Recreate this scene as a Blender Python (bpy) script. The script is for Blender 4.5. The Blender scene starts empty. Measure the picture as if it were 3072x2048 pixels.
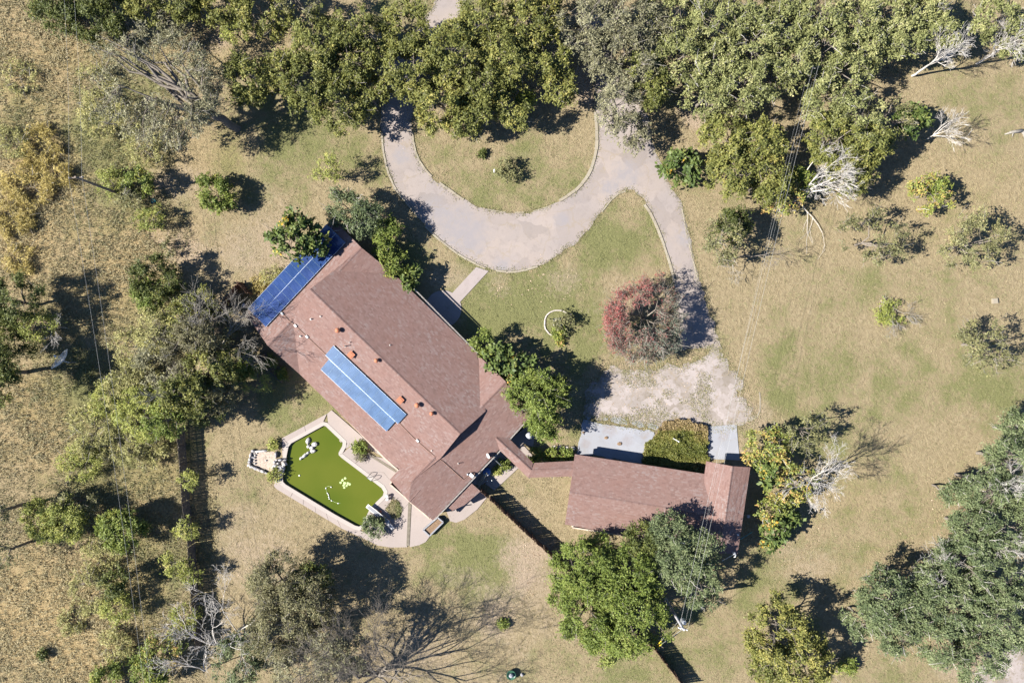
import bpy, math, random
import numpy as np
from mathutils import Vector, Matrix
from mathutils.geometry import tessellate_polygon

scene = bpy.context.scene
R = math.radians
# ------------------------------------------------------------------ camera, sky, sun, exposure
S = 26.0                       # photograph pixels per metre on the ground
CX, CY = 1536.0, 1024.0
WID = 3072.0 / S
H = WID * 24.0 / 36.0          # flying height for a 24 mm lens
cam = bpy.data.cameras.new('camera')
camo = bpy.data.objects.new('camera', cam)
scene.collection.objects.link(camo)
cam.sensor_width = 36; cam.lens = 24; cam.sensor_fit = 'HORIZONTAL'
cam.clip_start = 0.5; cam.clip_end = 3000
camo.location = (0, 0, H); camo.rotation_euler = (0, 0, 0)
scene.camera = camo
SUN_EL, SUN_AZ = R(40), R(9)
travel = Vector((math.cos(SUN_AZ) * math.cos(SUN_EL), math.sin(SUN_AZ) * math.cos(SUN_EL), -math.sin(SUN_EL)))
world = bpy.data.worlds.new('World'); scene.world = world
world.use_nodes = True
wn = world.node_tree
sky = wn.nodes.new('ShaderNodeTexSky'); sky.sky_type = 'NISHITA'; sky.sun_disc = False
sky.sun_elevation = SUN_EL; sky.sun_rotation = math.atan2(-travel.x, -travel.y) % (2 * math.pi)
sky.air_density = 0.7; sky.dust_density = 0.1; sky.ozone_density = 6.0
bg = wn.nodes['Background']; bg.inputs['Strength'].default_value = 0.065
wn.links.new(sky.outputs[0], bg.inputs[0])
sl = bpy.data.lights.new('sun', 'SUN'); sl.energy = 5.0; sl.angle = R(0.5); sl.color = (1.0, 0.95, 0.86)
so = bpy.data.objects.new('sun', sl); scene.collection.objects.link(so)
so.rotation_euler = travel.to_track_quat('-Z', 'Y').to_euler(); so.location = (-60, -10, 60)
vs = scene.view_settings
vs.view_transform = 'Standard'; vs.look = 'None'; vs.gamma = 1; vs.exposure = 1.7; vs.use_curve_mapping = False
cy = scene.cycles
cy.max_bounces = 5; cy.diffuse_bounces = 1; cy.glossy_bounces = 2; cy.transmission_bounces = 2; cy.transparent_max_bounces = 4

# ------------------------------------------------------------------ helpers
col = scene.collection
DK = 3072.0 / 2352.0

def W(px, py, h=0.0):
    k = (H - h) / H
    return Vector(((px - CX) / S * k, (CY - py) / S * k, h))

def D(dx, dy, h=0.0):
    return W(dx * DK, dy * DK, h)

def link(o):
    col.objects.link(o); return o

def tag(o, label=None, cat=None, group=None, kind=None):
    if label: o['label'] = label
    if cat: o['category'] = cat
    if group: o['group'] = group
    if kind: o['kind'] = kind
    return o

def empty(name, loc, label, cat, group=None, rz=0):
    o = bpy.data.objects.new(name, None); o.location = loc; o.rotation_euler.z = rz
    o.empty_display_size = 0.3
    link(o); return tag(o, label, cat, group)

def obj(name, me, parent=None, mat=None, matrix=None):
    if mat is not None and not me.materials:
        for m in (mat if isinstance(mat, (list, tuple)) else [mat]): me.materials.append(m)
    o = bpy.data.objects.new(name, me); link(o)
    if parent is not None: o.parent = parent
    if matrix is not None: o.matrix_local = matrix
    return o

def quads_mesh(name, v, q, tint=None, smooth=False):
    v = np.ascontiguousarray(v, np.float32); q = np.ascontiguousarray(q, np.int32)
    n, k = q.shape
    me = bpy.data.meshes.new(name)
    me.vertices.add(len(v)); me.vertices.foreach_set('co', v.ravel())
    me.loops.add(n * k); me.loops.foreach_set('vertex_index', q.ravel())
    me.polygons.add(n)
    me.polygons.foreach_set('loop_start', np.arange(0, n * k, k, dtype=np.int32))
    me.polygons.foreach_set('loop_total', np.full(n, k, np.int32))
    if smooth: me.polygons.foreach_set('use_smooth', np.ones(n, bool))
    me.update(calc_edges=True)
    if tint is not None:
        a = me.attributes.new('tint', 'FLOAT', 'FACE'); a.data.foreach_set('value', np.ascontiguousarray(tint, np.float32))
    return me

class MB:
    """collects plain shapes into one mesh"""
    def __init__(s): s.v = []; s.f = []; s.m = []
    def add(s, v, f, mi=0):
        b = len(s.v); s.v += [tuple(p) for p in v]
        for q in f: s.f.append(tuple(i + b for i in q)); s.m.append(mi)
    def prism(s, top, depth, mi=0, down=None):
        """closed prism: polygon of points, extruded by depth downward (or along the vector down)"""
        n = len(top); d = Vector((0, 0, -depth)) if down is None else down
        top = [Vector(p) for p in top]
        nrm = Vector((0, 0, 0))
        for i in range(n): nrm += top[i].cross(top[(i + 1) % n])
        if nrm.z < 0: top = top[::-1]
        bot = [p + d for p in top]
        f = [tuple(t) for t in tri(top)] if n > 4 else [tuple(range(n))]
        f += [tuple(n + i for i in reversed(t)) for t in (tri(top) if n > 4 else [tuple(range(n))])]
        for i in range(n): j = (i + 1) % n; f.append((i, n + i, n + j, j))
        s.add(top + bot, f, mi)
    def box(s, c, size, ax=None, mi=0):
        """box with centre c, size, and optional 3x3 rotation"""
        hx, hy, hz = [d / 2 for d in size]; c = Vector(c)
        P = [Vector((x, y, z)) for z in (-hz, hz) for x, y in ((-hx, -hy), (hx, -hy), (hx, hy), (-hx, hy))]
        if ax is not None: P = [ax @ p for p in P]
        s.add([c + p for p in P], [(3, 2, 1, 0), (4, 5, 6, 7), (0, 1, 5, 4), (1, 2, 6, 5), (2, 3, 7, 6), (3, 0, 4, 7)], mi)
    def bar(s, a, b, w, t, mi=0, up=Vector((0, 0, 1))):
        a = Vector(a); b = Vector(b); x = (b - a); L = x.length; x.normalize()
        y = up.cross(x)
        if y.length < 1e-4: y = Vector((0, 1, 0)).cross(x)
        y.normalize(); z = x.cross(y)
        s.box((a + b) / 2, (L, w, t), Matrix((x, y, z)).transposed(), mi)
    def tube(s, pts, r, k=6, mi=0, cap=True):
        pts = [Vector(p) for p in pts]; n = len(pts)
        rr = r if isinstance(r, (list, tuple)) else [r] * n
        V = []; ref = None
        for i, p in enumerate(pts):
            t = (pts[min(i + 1, n - 1)] - pts[max(i - 1, 0)]).normalized()
            if ref is None:
                ref = Vector((0, 0, 1)) if abs(t.z) < .9 else Vector((1, 0, 0))
            u = t.cross(ref).normalized(); w = t.cross(u); ref = w.cross(t) * -1 if False else ref
            for j in range(k):
                a = 2 * math.pi * j / k; V.append(p + (u * math.cos(a) + w * math.sin(a)) * rr[i])
        F = []
        for i in range(n - 1):
            for j in range(k):
                j2 = (j + 1) % k; F.append((i * k + j, i * k + j2, (i + 1) * k + j2, (i + 1) * k + j))
        if cap: F.append(tuple(reversed(range(k)))); F.append(tuple(range((n - 1) * k, n * k)))
        s.add(V, F, mi)
    def lathe(s, c, prof, k=14, mi=0, ax=None):
        """prof: (radius, z) from bottom to top"""
        c = Vector(c); V = []; n = len(prof)
        for r, z in prof:
            for j in range(k):
                a = 2 * math.pi * j / k; p = Vector((r * math.cos(a), r * math.sin(a), z))
                V.append(c + (ax @ p if ax is not None else p))
        F = [(i * k + j, i * k + (j + 1) % k, (i + 1) * k + (j + 1) % k, (i + 1) * k + j) for i in range(n - 1) for j in range(k)]
        F.append(tuple(reversed(range(k)))); F.append(tuple(range((n - 1) * k, n * k)))
        s.add(V, F, mi)
    def rock(s, c, rx, ry, rz, rng, mi=0, rot=0):
        """angular stone: a jittered 6-sided lump"""
        k = 7; prof = [(.75, -.5), (1, -.1), (.9, .35), (.5, .55)]; V = []
        ca, sa = math.cos(rot), math.sin(rot)
        for r, z in prof:
            for j in range(k):
                a = 2 * math.pi * j / k; q = r * rng.uniform(.78, 1.12)
                x, y = q * math.cos(a) * rx, q * math.sin(a) * ry
                V.append(Vector(c) + Vector((x * ca - y * sa, x * sa + y * ca, (z + rng.uniform(-.08, .08)) * rz)))
        F = [(i * k + j, i * k + (j + 1) % k, (i + 1) * k + (j + 1) % k, (i + 1) * k + j) for i in range(3) for j in range(k)]
        F.append(tuple(reversed(range(k)))); F.append(tuple(range(3 * k, 4 * k)))
        s.add(V, F, mi)
    def mesh(s, name, mats=None, smooth=False):
        me = bpy.data.meshes.new(name); me.from_pydata(s.v, [], s.f)
        if mats:
            for m in (mats if isinstance(mats, (list, tuple)) else [mats]): me.materials.append(m)
            if isinstance(mats, (list, tuple)) and len(mats) > 1: me.polygons.foreach_set('material_index', s.m)
        if smooth: me.polygons.foreach_set('use_smooth', [True] * len(me.polygons))
        me.update(); return me
    def obj(s, name, mats, parent=None, smooth=False, rel=True):
        if parent is not None and rel:
            o0 = parent.location; s.v = [(a - o0.x, b - o0.y, c - o0.z) for a, b, c in s.v]
        return obj(name, s.mesh(name, mats, smooth), parent)

def tri(poly):
    return tessellate_polygon([[Vector((p[0], p[1], 0)) for p in poly]])

def inpoly(x, y, poly):
    """vectorised point in polygon"""
    r = np.zeros(np.shape(x), bool); n = len(poly)
    for i in range(n):
        x1, y1 = poly[i][:2]; x2, y2 = poly[(i + 1) % n][:2]
        c = ((y1 > y) != (y2 > y))
        r ^= c & (x < (x2 - x1) * (y - y1) / ((y2 - y1) if y2 != y1 else 1e-9) + x1)
    return r

def spline(pts, n=6, closed=False):
    """Catmull-Rom through 2D points"""
    P = [np.array(p, float) for p in pts]; m = len(P); out = []
    for i in range(m if closed else m - 1):
        g = lambda k: P[k % m] if closed else P[min(max(k, 0), m - 1)]
        a, b, c, d = g(i - 1), g(i), g(i + 1), g(i + 2)
        for t in np.linspace(0, 1, n, endpoint=False):
            out.append(.5 * ((2 * b) + (c - a) * t + (2 * a - 5 * b + 4 * c - d) * t * t + (3 * b - a - 3 * c + d) * t ** 3))
    if not closed: out.append(P[-1])
    return [tuple(p) for p in out]

_G = {}
def vnoise(x, y, sc, seed=0):
    """smooth value noise 0..1"""
    if seed not in _G: _G[seed] = np.random.default_rng(1000 + seed).random((256, 256))
    g = _G[seed]; x = np.asarray(x) / sc; y = np.asarray(y) / sc
    i = np.floor(x).astype(int); j = np.floor(y).astype(int); fx = x - i; fy = y - j
    fx = fx * fx * (3 - 2 * fx); fy = fy * fy * (3 - 2 * fy)
    G = lambda a, b: g[a % 256, b % 256]
    return (G(i, j) * (1 - fx) + G(i + 1, j) * fx) * (1 - fy) + (G(i, j + 1) * (1 - fx) + G(i + 1, j + 1) * fx) * fy

def rough_outline(poly, step, amp, sc, seed=0):
    """subdivide a closed outline and push it in and out"""
    out = []; n = len(poly)
    for i in range(n):
        a = np.array(poly[i], float); b = np.array(poly[(i + 1) % n], float); L = np.hypot(*(b - a)); m = max(1, int(L / step))
        nr = np.array([-(b - a)[1], (b - a)[0]]) / max(L, 1e-6)
        for t in range(m):
            p = a + (b - a) * t / m
            d = (vnoise(p[0], p[1], sc, seed) - .5) * 1.4 + (vnoise(p[0], p[1], sc * .35, seed + 1) - .5) * .8
            out.append(tuple(p + nr * d * amp))
    return out

# ------------------------------------------------------------------ materials
def mat_base(name):
    m = bpy.data.materials.new(name); m.use_nodes = True
    return m, m.node_tree.nodes, m.node_tree.links, m.node_tree.nodes['Principled BSDF']

def N(nodes, t, **kw):
    n = nodes.new(t)
    for k, v in kw.items(): setattr(n, k, v)
    return n

def noise(nt, scale, detail=3, rough=.6, vec=None, dist=0):
    n = nt.nodes.new('ShaderNodeTexNoise'); n.inputs['Scale'].default_value = scale; n.inputs['Detail'].default_value = detail
    n.inputs['Roughness'].default_value = rough; n.inputs['Distortion'].default_value = dist
    if vec is not None: nt.links.new(vec, n.inputs['Vector'])
    return n.outputs['Fac']

def ramp(nt, fac, stops):
    r = nt.nodes.new('ShaderNodeValToRGB'); e = r.color_ramp.elements
    while len(e) > 1: e.remove(e[-1])
    for i, (p, c) in enumerate(stops):
        k = e[0] if i == 0 else e.new(p)
        k.position = p; k.color = (*c, 1) if len(c) == 3 else c
    nt.links.new(fac, r.inputs[0]); return r.outputs[0]

def mix(nt, fac, a, b, mode='MIX'):
    m = nt.nodes.new('ShaderNodeMix'); m.data_type = 'RGBA'; m.blend_type = mode
    for s, v in ((m.inputs[0], fac), (m.inputs[6], a), (m.inputs[7], b)):
        if hasattr(v, 'is_linked'): nt.links.new(v, s)
        elif isinstance(v, (int, float)): s.default_value = v
        else: s.default_value = (*v, 1)
    return m.outputs[2]

def math_n(nt, op, a, b=0, c=0):
    m = nt.nodes.new('ShaderNodeMath'); m.operation = op
    for i, v in enumerate((a, b, c)):
        if hasattr(v, 'is_linked'): nt.links.new(v, m.inputs[i])
        else: m.inputs[i].default_value = v
    return m.outputs[0]

def maprange(nt, v, a, b, c=0, d=1):
    m = nt.nodes.new('ShaderNodeMapRange'); nt.links.new(v, m.inputs[0])
    for i, q in enumerate((a, b, c, d)): m.inputs[i + 1].default_value = q
    return m.outputs[0]

def pos(nt):
    return nt.nodes.new('ShaderNodeNewGeometry').outputs['Position']

def bump(nt, h, strength, dist):
    b = nt.nodes.new('ShaderNodeBump'); b.inputs['Strength'].default_value = strength; b.inputs['Distance'].default_value = dist
    nt.links.new(h, b.inputs['Height']); return b.outputs[0]

def attr(nt, name):
    a = nt.nodes.new('ShaderNodeAttribute'); a.attribute_name = name; return a.outputs['Fac']

def simple(name, c1, c2=None, scale=6, rough=.8, bmp=0, metal=0, spec=.3, detail=4):
    m, n, l, p = mat_base(name); nt = m.node_tree
    p.inputs['Roughness'].default_value = rough; p.inputs['Metallic'].default_value = metal
    p.inputs['Specular IOR Level'].default_value = spec
    f = noise(nt, scale, detail, .65, pos(nt))
    c2 = c2 or tuple(c * .7 for c in c1)
    l.new(ramp(nt, f, [(.3, c2), (.68, c1)]), p.inputs['Base Color'])
    if bmp: l.new(bump(nt, f, .6, bmp), p.inputs['Normal'])
    return m

def leaf_mat(name, stops, trans=.3, rough=.55):
    m, n, l, p = mat_base(name); nt = m.node_tree
    c = ramp(nt, attr(nt, 'tint'), stops)
    p.inputs['Roughness'].default_value = rough; p.inputs['Specular IOR Level'].default_value = .25
    l.new(c, p.inputs['Base Color'])
    t = nt.nodes.new('ShaderNodeBsdfTranslucent'); l.new(c, t.inputs[0])
    mx = nt.nodes.new('ShaderNodeMixShader'); mx.inputs[0].default_value = trans
    l.new(p.outputs[0], mx.inputs[1]); l.new(t.outputs[0], mx.inputs[2])
    l.new(mx.outputs[0], n['Material Output'].inputs[0])
    return m

M = {}
M['bark'] = simple('grey_bark', (.20, .175, .15), (.09, .075, .06), 9, .95, .01)
M['pale_bark'] = simple('pale_dead_wood', (0.507, 0.477, 0.446), (0.274, 0.254, 0.233), 7, .9, .01)
M['grey_twig'] = simple('grey_twig_bark', (.27, .25, .22), (.15, .135, .115), 8, .9)
M['wood'] = simple('weathered_wood', (.150, .130, .112), (.075, .062, .052), 5, .9, .004)
M['brown_wood'] = simple('brown_fence_wood', (.17, .10, .07), (.075, .045, .03), 4, .9, .004)
M['pole_wood'] = simple('pole_wood', (.21, .17, .14), (.10, .08, .065), 3, .9, .004)
M['pale_pole'] = simple('bleached_pole_wood', (.42, .41, .42), (.26, .25, .26), 3, .85, .004)
M['white_metal'] = simple('white_painted_metal', (0.640, 0.640, 0.631), (0.508, 0.508, 0.492), 5, .45, 0, 0, .5)
M['gutter'] = simple('gutter_metal', (0.508, 0.467, 0.426), (0.369, 0.328, 0.295), 3, .5, 0, 0, .5)
M['galv'] = simple('galvanised_metal', (0.426, 0.443, 0.467), (0.295, 0.312, 0.344), 6, .4, 0, .6, .5)
M['dark_metal'] = simple('dark_metal', (.06, .06, .065), (.03, .03, .03), 6, .5)
M['wire'] = simple('cable_metal', (0.315, 0.315, 0.308), (0.266, 0.266, 0.259), 5, .6, 0, .2)
M['copper'] = simple('brown_conduit', (.25, .15, .11), (.17, .10, .07), 5, .6)
M['terracotta'] = simple('terracotta_paint', (0.341, 0.131, 0.069), (0.275, 0.098, 0.053), 8, .65)
M['stone'] = simple('pale_stone', (0.451, 0.410, 0.377), (0.279, 0.246, 0.230), 5, .9, .02)
M['white_stone'] = simple('whitewashed_stone', (0.401, 0.390, 0.379), (0.251, 0.240, 0.234), 6, .85, .02)
M['grey_stone'] = simple('grey_stone', (.36, .35, .36), (.19, .185, .19), 5, .9, .02)
M['cast'] = simple('grey_cast_concrete', (0.377, 0.377, 0.394), (0.246, 0.246, 0.262), 9, .85, .01)
M['brick_wall'] = simple('tan_wall', (.42, .34, .28), (.33, .26, .21), 3, .9)
M['yellow'] = simple('yellow_plastic', (.75, .52, .02), (.6, .40, .02), 5, .5)
M['blue_pl'] = simple('blue_plastic', (.06, .13, .30), (.04, .09, .22), 5, .4)
M['green_pl'] = simple('green_glaze', (.05, .14, .09), (.03, .08, .05), 8, .4)
M['teal'] = simple('teal_paint', (.04, .22, .25), (.03, .16, .19), 5, .5)
M['soil'] = simple('bed_soil', (.20, .135, .085), (.10, .065, .04), 6, .95, .03)
M['sand'] = simple('bed_sand', (.38, .31, .26), (.22, .18, .15), 4, .95, .02)
M['white_pl'] = simple('white_plastic', (0.615, 0.615, 0.607), (0.541, 0.541, 0.533), 5, .4)
M['pad_green'] = simple('pale_floating_leaves', (.34, .42, .20), (.24, .32, .12), 6, .6)
M['cover'] = simple('grey_cover', (.33, .34, .37), (.24, .25, .28), 6, .6)
M['dark_soil'] = simple('drain_dark', (.07, .06, .05), (.04, .035, .03), 8, .95)

def concrete(name, base, dark, tintc, sc=.9, cracks=0., stain=.5, spots=()):
    m, n, l, p = mat_base(name); nt = m.node_tree; P = pos(nt)
    p.inputs['Roughness'].default_value = .9; p.inputs['Specular IOR Level'].default_value = .2
    big = noise(nt, sc * .22, 3, .5, P); mid = noise(nt, sc * 1.3, 6, .7, P, .6); fine = noise(nt, 14, 4, .7, P)
    c = mix(nt, maprange(nt, big, .38, .62), base, tintc)
    c = mix(nt, math_n(nt, 'MULTIPLY', maprange(nt, mid, .5, .68), stain), c, dark)
    c = mix(nt, maprange(nt, fine, .3, .75, 0, .22), c, tuple(v * .6 for v in dark))
    if cracks:
        vp = nt.nodes.new('ShaderNodeTexVoronoi'); vp.inputs['Scale'].default_value = .34 if cracks < .6 else 1.1
        wv = nt.nodes.new('ShaderNodeVectorMath'); wv.operation = 'ADD'; nw = nt.nodes.new('ShaderNodeTexNoise'); nw.inputs['Scale'].default_value = 1.3; nw.inputs['Detail'].default_value = 6; l.new(P, nw.inputs['Vector'])
        l.new(P, wv.inputs[0]); l.new(nw.outputs['Color'], wv.inputs[1]); l.new(wv.outputs[0], vp.inputs['Vector'])
        sv = nt.nodes.new('ShaderNodeSeparateColor'); l.new(vp.outputs['Color'], sv.inputs[0])
        c = mix(nt, maprange(nt, sv.outputs[0], .35, 1, 0, .42 if cracks < .6 else .6), c, tuple(v * .85 for v in dark)); c = mix(nt, maprange(nt, sv.outputs[1], .5, 1, 0, .3), c, tuple(v * 1.10 for v in base))
    for sx, sy, sr in spots:                      # old grey oil and algae stains at fixed places
        q = D(sx, sy); dn_ = nt.nodes.new('ShaderNodeVectorMath'); dn_.operation = 'DISTANCE'; l.new(P, dn_.inputs[0]); dn_.inputs[1].default_value = (q.x, q.y, .03)
        rr = sr / 19.9
        k = maprange(nt, math_n(nt, 'ADD', math_n(nt, 'DIVIDE', dn_.outputs['Value'], rr), math_n(nt, 'MULTIPLY', math_n(nt, 'SUBTRACT', noise(nt, .9, 5, .7, P), .5), 1.6)), .45, 1.05, .92, 0)
        c = mix(nt, math_n(nt, 'MULTIPLY', k, maprange(nt, mid, .36, .58, .35, 1)), c, (.185, .17, .175))
    if cracks:
        v = nt.nodes.new('ShaderNodeTexVoronoi'); v.feature = 'DISTANCE_TO_EDGE'; v.inputs['Scale'].default_value = .42
        w = nt.nodes.new('ShaderNodeVectorMath'); w.operation = 'ADD'
        nz = nt.nodes.new('ShaderNodeTexNoise'); nz.inputs['Scale'].default_value = .8; nz.inputs['Detail'].default_value = 5; l.new(P, nz.inputs['Vector'])
        sc_ = nt.nodes.new('ShaderNodeVectorMath'); sc_.operation = 'SCALE'; sc_.inputs[3].default_value = 1.8; l.new(nz.outputs['Color'], sc_.inputs[0])
        l.new(P, w.inputs[0]); l.new(sc_.outputs[0], w.inputs[1]); l.new(w.outputs[0], v.inputs['Vector'])
        k = math_n(nt, 'MULTIPLY', maprange(nt, v.outputs[0], .0, .035, 1, 0), maprange(nt, noise(nt, .35, 2, .5, P), .42, .58, 0, cracks))
        c = mix(nt, k, c, (.19, .155, .11))
    l.new(c, p.inputs['Base Color']); l.new(bump(nt, fine, .35, .008), p.inputs['Normal'])
    return m
M['drive'] = concrete('driveway_concrete', (0.243, 0.206, 0.186), (0.164, 0.142, 0.132), (0.216, 0.189, 0.181), .9, .55, .55, [(1050, 520, 62), (1085, 545, 46), (1000, 480, 40), (1290, 505, 22), (1440, 400, 40), (1400, 430, 26), (1580, 540, 36), (1150, 610, 22), (920, 360, 26)])
M['lot'] = concrete('broken_gravel_slab', (0.273, 0.240, 0.232), (0.147, 0.122, 0.090), (0.225, 0.199, 0.189), 1.6, .95, .8)
M['deck'] = concrete('pool_deck_concrete', (0.265, 0.226, 0.209), (0.205, 0.177, 0.161), (0.242, 0.207, 0.193), .8, 0, .35)
M['coping'] = concrete('pool_coping', (0.310, 0.282, 0.260), (0.242, 0.214, 0.198), (0.291, 0.260, 0.242), 1.5, 0, .3)
M['slab'] = concrete('white_slab', (0.231, 0.235, 0.256), (0.194, 0.195, 0.207), (0.218, 0.225, 0.253), .7, .3, .6, [(1345, 1020, 14), (1400, 985, 20), (1440, 1010, 16), (1660, 1000, 16), (1480, 1000, 12)])
M['walk'] = concrete('walk_concrete', (0.251, 0.217, 0.210), (0.192, 0.164, 0.155), (0.228, 0.199, 0.195), .9, 0, .5)
M['kerb'] = concrete('kerb_concrete', (0.254, 0.229, 0.181), (0.166, 0.139, 0.102), (0.229, 0.200, 0.156), 2, 0, .6)

def shingle_mat(name, hue):
    m, n, l, p = mat_base(name); nt = m.node_tree; P = pos(nt)
    p.inputs['Roughness'].default_value = .95; p.inputs['Specular IOR Level'].default_value = .15
    g = nt.nodes.new('ShaderNodeNewGeometry'); oi = nt.nodes.new('ShaderNodeObjectInfo')
    rnd = math_n(nt, 'FRACT', math_n(nt, 'ADD', g.outputs['Random Per Island'], oi.outputs['Random']))
    c = ramp(nt, rnd, [(0, (0.140, 0.087, 0.077)), (.25, (0.163, 0.104, 0.091)), (.8, (0.174, 0.113, 0.101)), (1, (0.189, 0.136, 0.124))])
    big = maprange(nt, noise(nt, .30, 5, .6, P), .50, .68, 0, .55)
    c = mix(nt, math_n(nt, 'MULTIPLY', big, maprange(nt, rnd, .45, .95)), c, (0.196, 0.180, 0.178))
    c = mix(nt, maprange(nt, noise(nt, .42, 5, .65, P), .45, .72, 0, .45), c, (0.166, 0.091, 0.073))
    streak = nt.nodes.new('ShaderNodeTexNoise'); streak.inputs['Scale'].default_value = 1.6; streak.inputs['Detail'].default_value = 5; l.new(P, streak.inputs['Vector'])
    c = mix(nt, maprange(nt, streak.outputs['Fac'], .52, .75, 0, .30), c, (0.100, 0.066, 0.058))
    f = noise(nt, 30, 3, .7, P)
    c = mix(nt, maprange(nt, f, .3, .7, 0, .22), c, (0.084, 0.052, 0.047))
    l.new(c, p.inputs['Base Color']); return m
M['shingle'] = shingle_mat('red_brown_shingles', (1, 1, 1))
M['roof_edge'] = simple('roof_underlay', (.18, .10, .09), (.13, .07, .065), 8, .95)
M['wall_dark'] = simple('gable_siding', (.16, .12, .10), (.12, .09, .075), 4, .9)
M['pv'] = None
def pv_mat(name, c1, c2):
    m, n, l, p = mat_base(name); nt = m.node_tree
    tc = nt.nodes.new('ShaderNodeTexCoord'); oi = nt.nodes.new('ShaderNodeObjectInfo')
    sp = nt.nodes.new('ShaderNodeSeparateXYZ'); l.new(tc.outputs['Object'], sp.inputs[0])
    def grid(o, per, wd):
        f = math_n(nt, 'FRACT', math_n(nt, 'ADD', math_n(nt, 'DIVIDE', o, per), .5))
        return math_n(nt, 'GREATER_THAN', math_n(nt, 'ABSOLUTE', math_n(nt, 'SUBTRACT', f, .5)), .5 - wd)
    line = math_n(nt, 'MAXIMUM', grid(sp.outputs[0], .156, .05), grid(sp.outputs[1], .156, .05))
    c = mix(nt, oi.outputs['Random'], c1, c2)
    c = mix(nt, math_n(nt, 'MULTIPLY', line, .42), c, tuple(min(1, v * 2.2 + .04) for v in c2))
    mp = nt.nodes.new('ShaderNodeMapping'); mp.inputs['Scale'].default_value = (9, .7, 1); l.new(tc.outputs['Object'], mp.inputs[0])
    c = mix(nt, maprange(nt, noise(nt, 1.0, 4, .7, mp.outputs[0]), .42, .72, 0, .5), c, tuple(min(1, v * 1.5 + .03) for v in c1))
    c = mix(nt, maprange(nt, noise(nt, .8, 3, .6, pos(nt)), .4, .65, 0, .4), c, tuple(v * .6 for v in c1))
    l.new(c, p.inputs['Base Color']); p.inputs['Roughness'].default_value = .22; p.inputs['Specular IOR Level'].default_value = .5
    p.inputs['Coat Weight'].default_value = .6; p.inputs['Coat Roughness'].default_value = .08
    return m
M['pv_dark'] = pv_mat('solar_cells_deep_blue', (0.007, 0.028, 0.099), (0.012, 0.024, 0.090))
M['pv_sky_tint'] = pv_mat('solar_cells_with_sky_reflection', (0.043, 0.080, 0.152), (0.052, 0.090, 0.160))  # paler copy of the cells: sky reflection put into the base colour
M['pv_seam'] = simple('panel_side_frame', (.10, .16, .25), (.08, .13, .21), 5, .4, 0, .3)
M['pv_frame'] = simple('panel_frame', (.46, .52, .60), (.38, .44, .52), 5, .4, 0, .3)

def water_mat():
    m, n, l, p = mat_base('green_pool_water'); nt = m.node_tree; P = pos(nt)
    c = mix(nt, maprange(nt, noise(nt, .16, 2, .5, P), .35, .65), (.052, .073, .0065), (.072, .086, .010))
    l.new(c, p.inputs['Base Color']); p.inputs['Roughness'].default_value = .12; p.inputs['Specular IOR Level'].default_value = .3
    l.new(bump(nt, noise(nt, 3, 2, .5, P), .05, .02), p.inputs['Normal'])
    return m
M['water'] = water_mat()

def ground_mat():
    m, n, l, p = mat_base('grass_and_earth'); nt = m.node_tree; P = pos(nt)
    p.inputs['Roughness'].default_value = 1; p.inputs['Specular IOR Level'].default_value = .08
    g, b, y = attr(nt, 'green'), attr(nt, 'bare'), attr(nt, 'gold')
    n1 = noise(nt, .35, 5, .65, P); n2 = noise(nt, 2.2, 5, .72, P, .4); n3 = noise(nt, 9, 4, .75, P, .5)
    c = ramp(nt, n2, [(.25, (0.143, 0.113, 0.068)), (.5, (0.208, 0.167, 0.102)), (.78, (0.271, 0.225, 0.142))])
    gc = ramp(nt, n3, [(.25, (0.072, 0.081, 0.029)), (.5, (0.124, 0.126, 0.053)), (.8, (0.180, 0.172, 0.083))])
    gf = math_n(nt, 'ADD', math_n(nt, 'MULTIPLY', math_n(nt, 'SUBTRACT', n1, .5), 1.5), math_n(nt, 'MULTIPLY', math_n(nt, 'SUBTRACT', n2, .5), 1.2))
    gf = maprange(nt, math_n(nt, 'ADD', g, gf), .20, .62, 0, .95)
    c = mix(nt, gf, c, gc)
    yc = ramp(nt, n2, [(.25, (0.140, 0.101, 0.053)), (.55, (0.262, 0.196, 0.102)), (.8, (0.334, 0.264, 0.151))])
    c = mix(nt, y, c, yc)
    bc = ramp(nt, n3, [(.3, (0.195, 0.149, 0.109)), (.7, (0.316, 0.251, 0.191))])
    bf = maprange(nt, math_n(nt, 'ADD', b, math_n(nt, 'MULTIPLY', math_n(nt, 'SUBTRACT', n2, .5), 1.1)), .3, .75, 0, .9)
    c = mix(nt, bf, c, bc)
    c = mix(nt, maprange(nt, n3, .62, .85, 0, .75), c, (0.288, 0.243, 0.165))
    c = mix(nt, maprange(nt, n3, .42, .22, 0, .8), c, (0.067, 0.058, 0.031))
    l.new(c, p.inputs['Base Color'])
    h = math_n(nt, 'ADD', math_n(nt, 'MULTIPLY', n3, .6), n2)
    l.new(bump(nt, h, 1.0, .16), p.inputs['Normal'])
    return m
M['ground'] = ground_mat()
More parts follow.
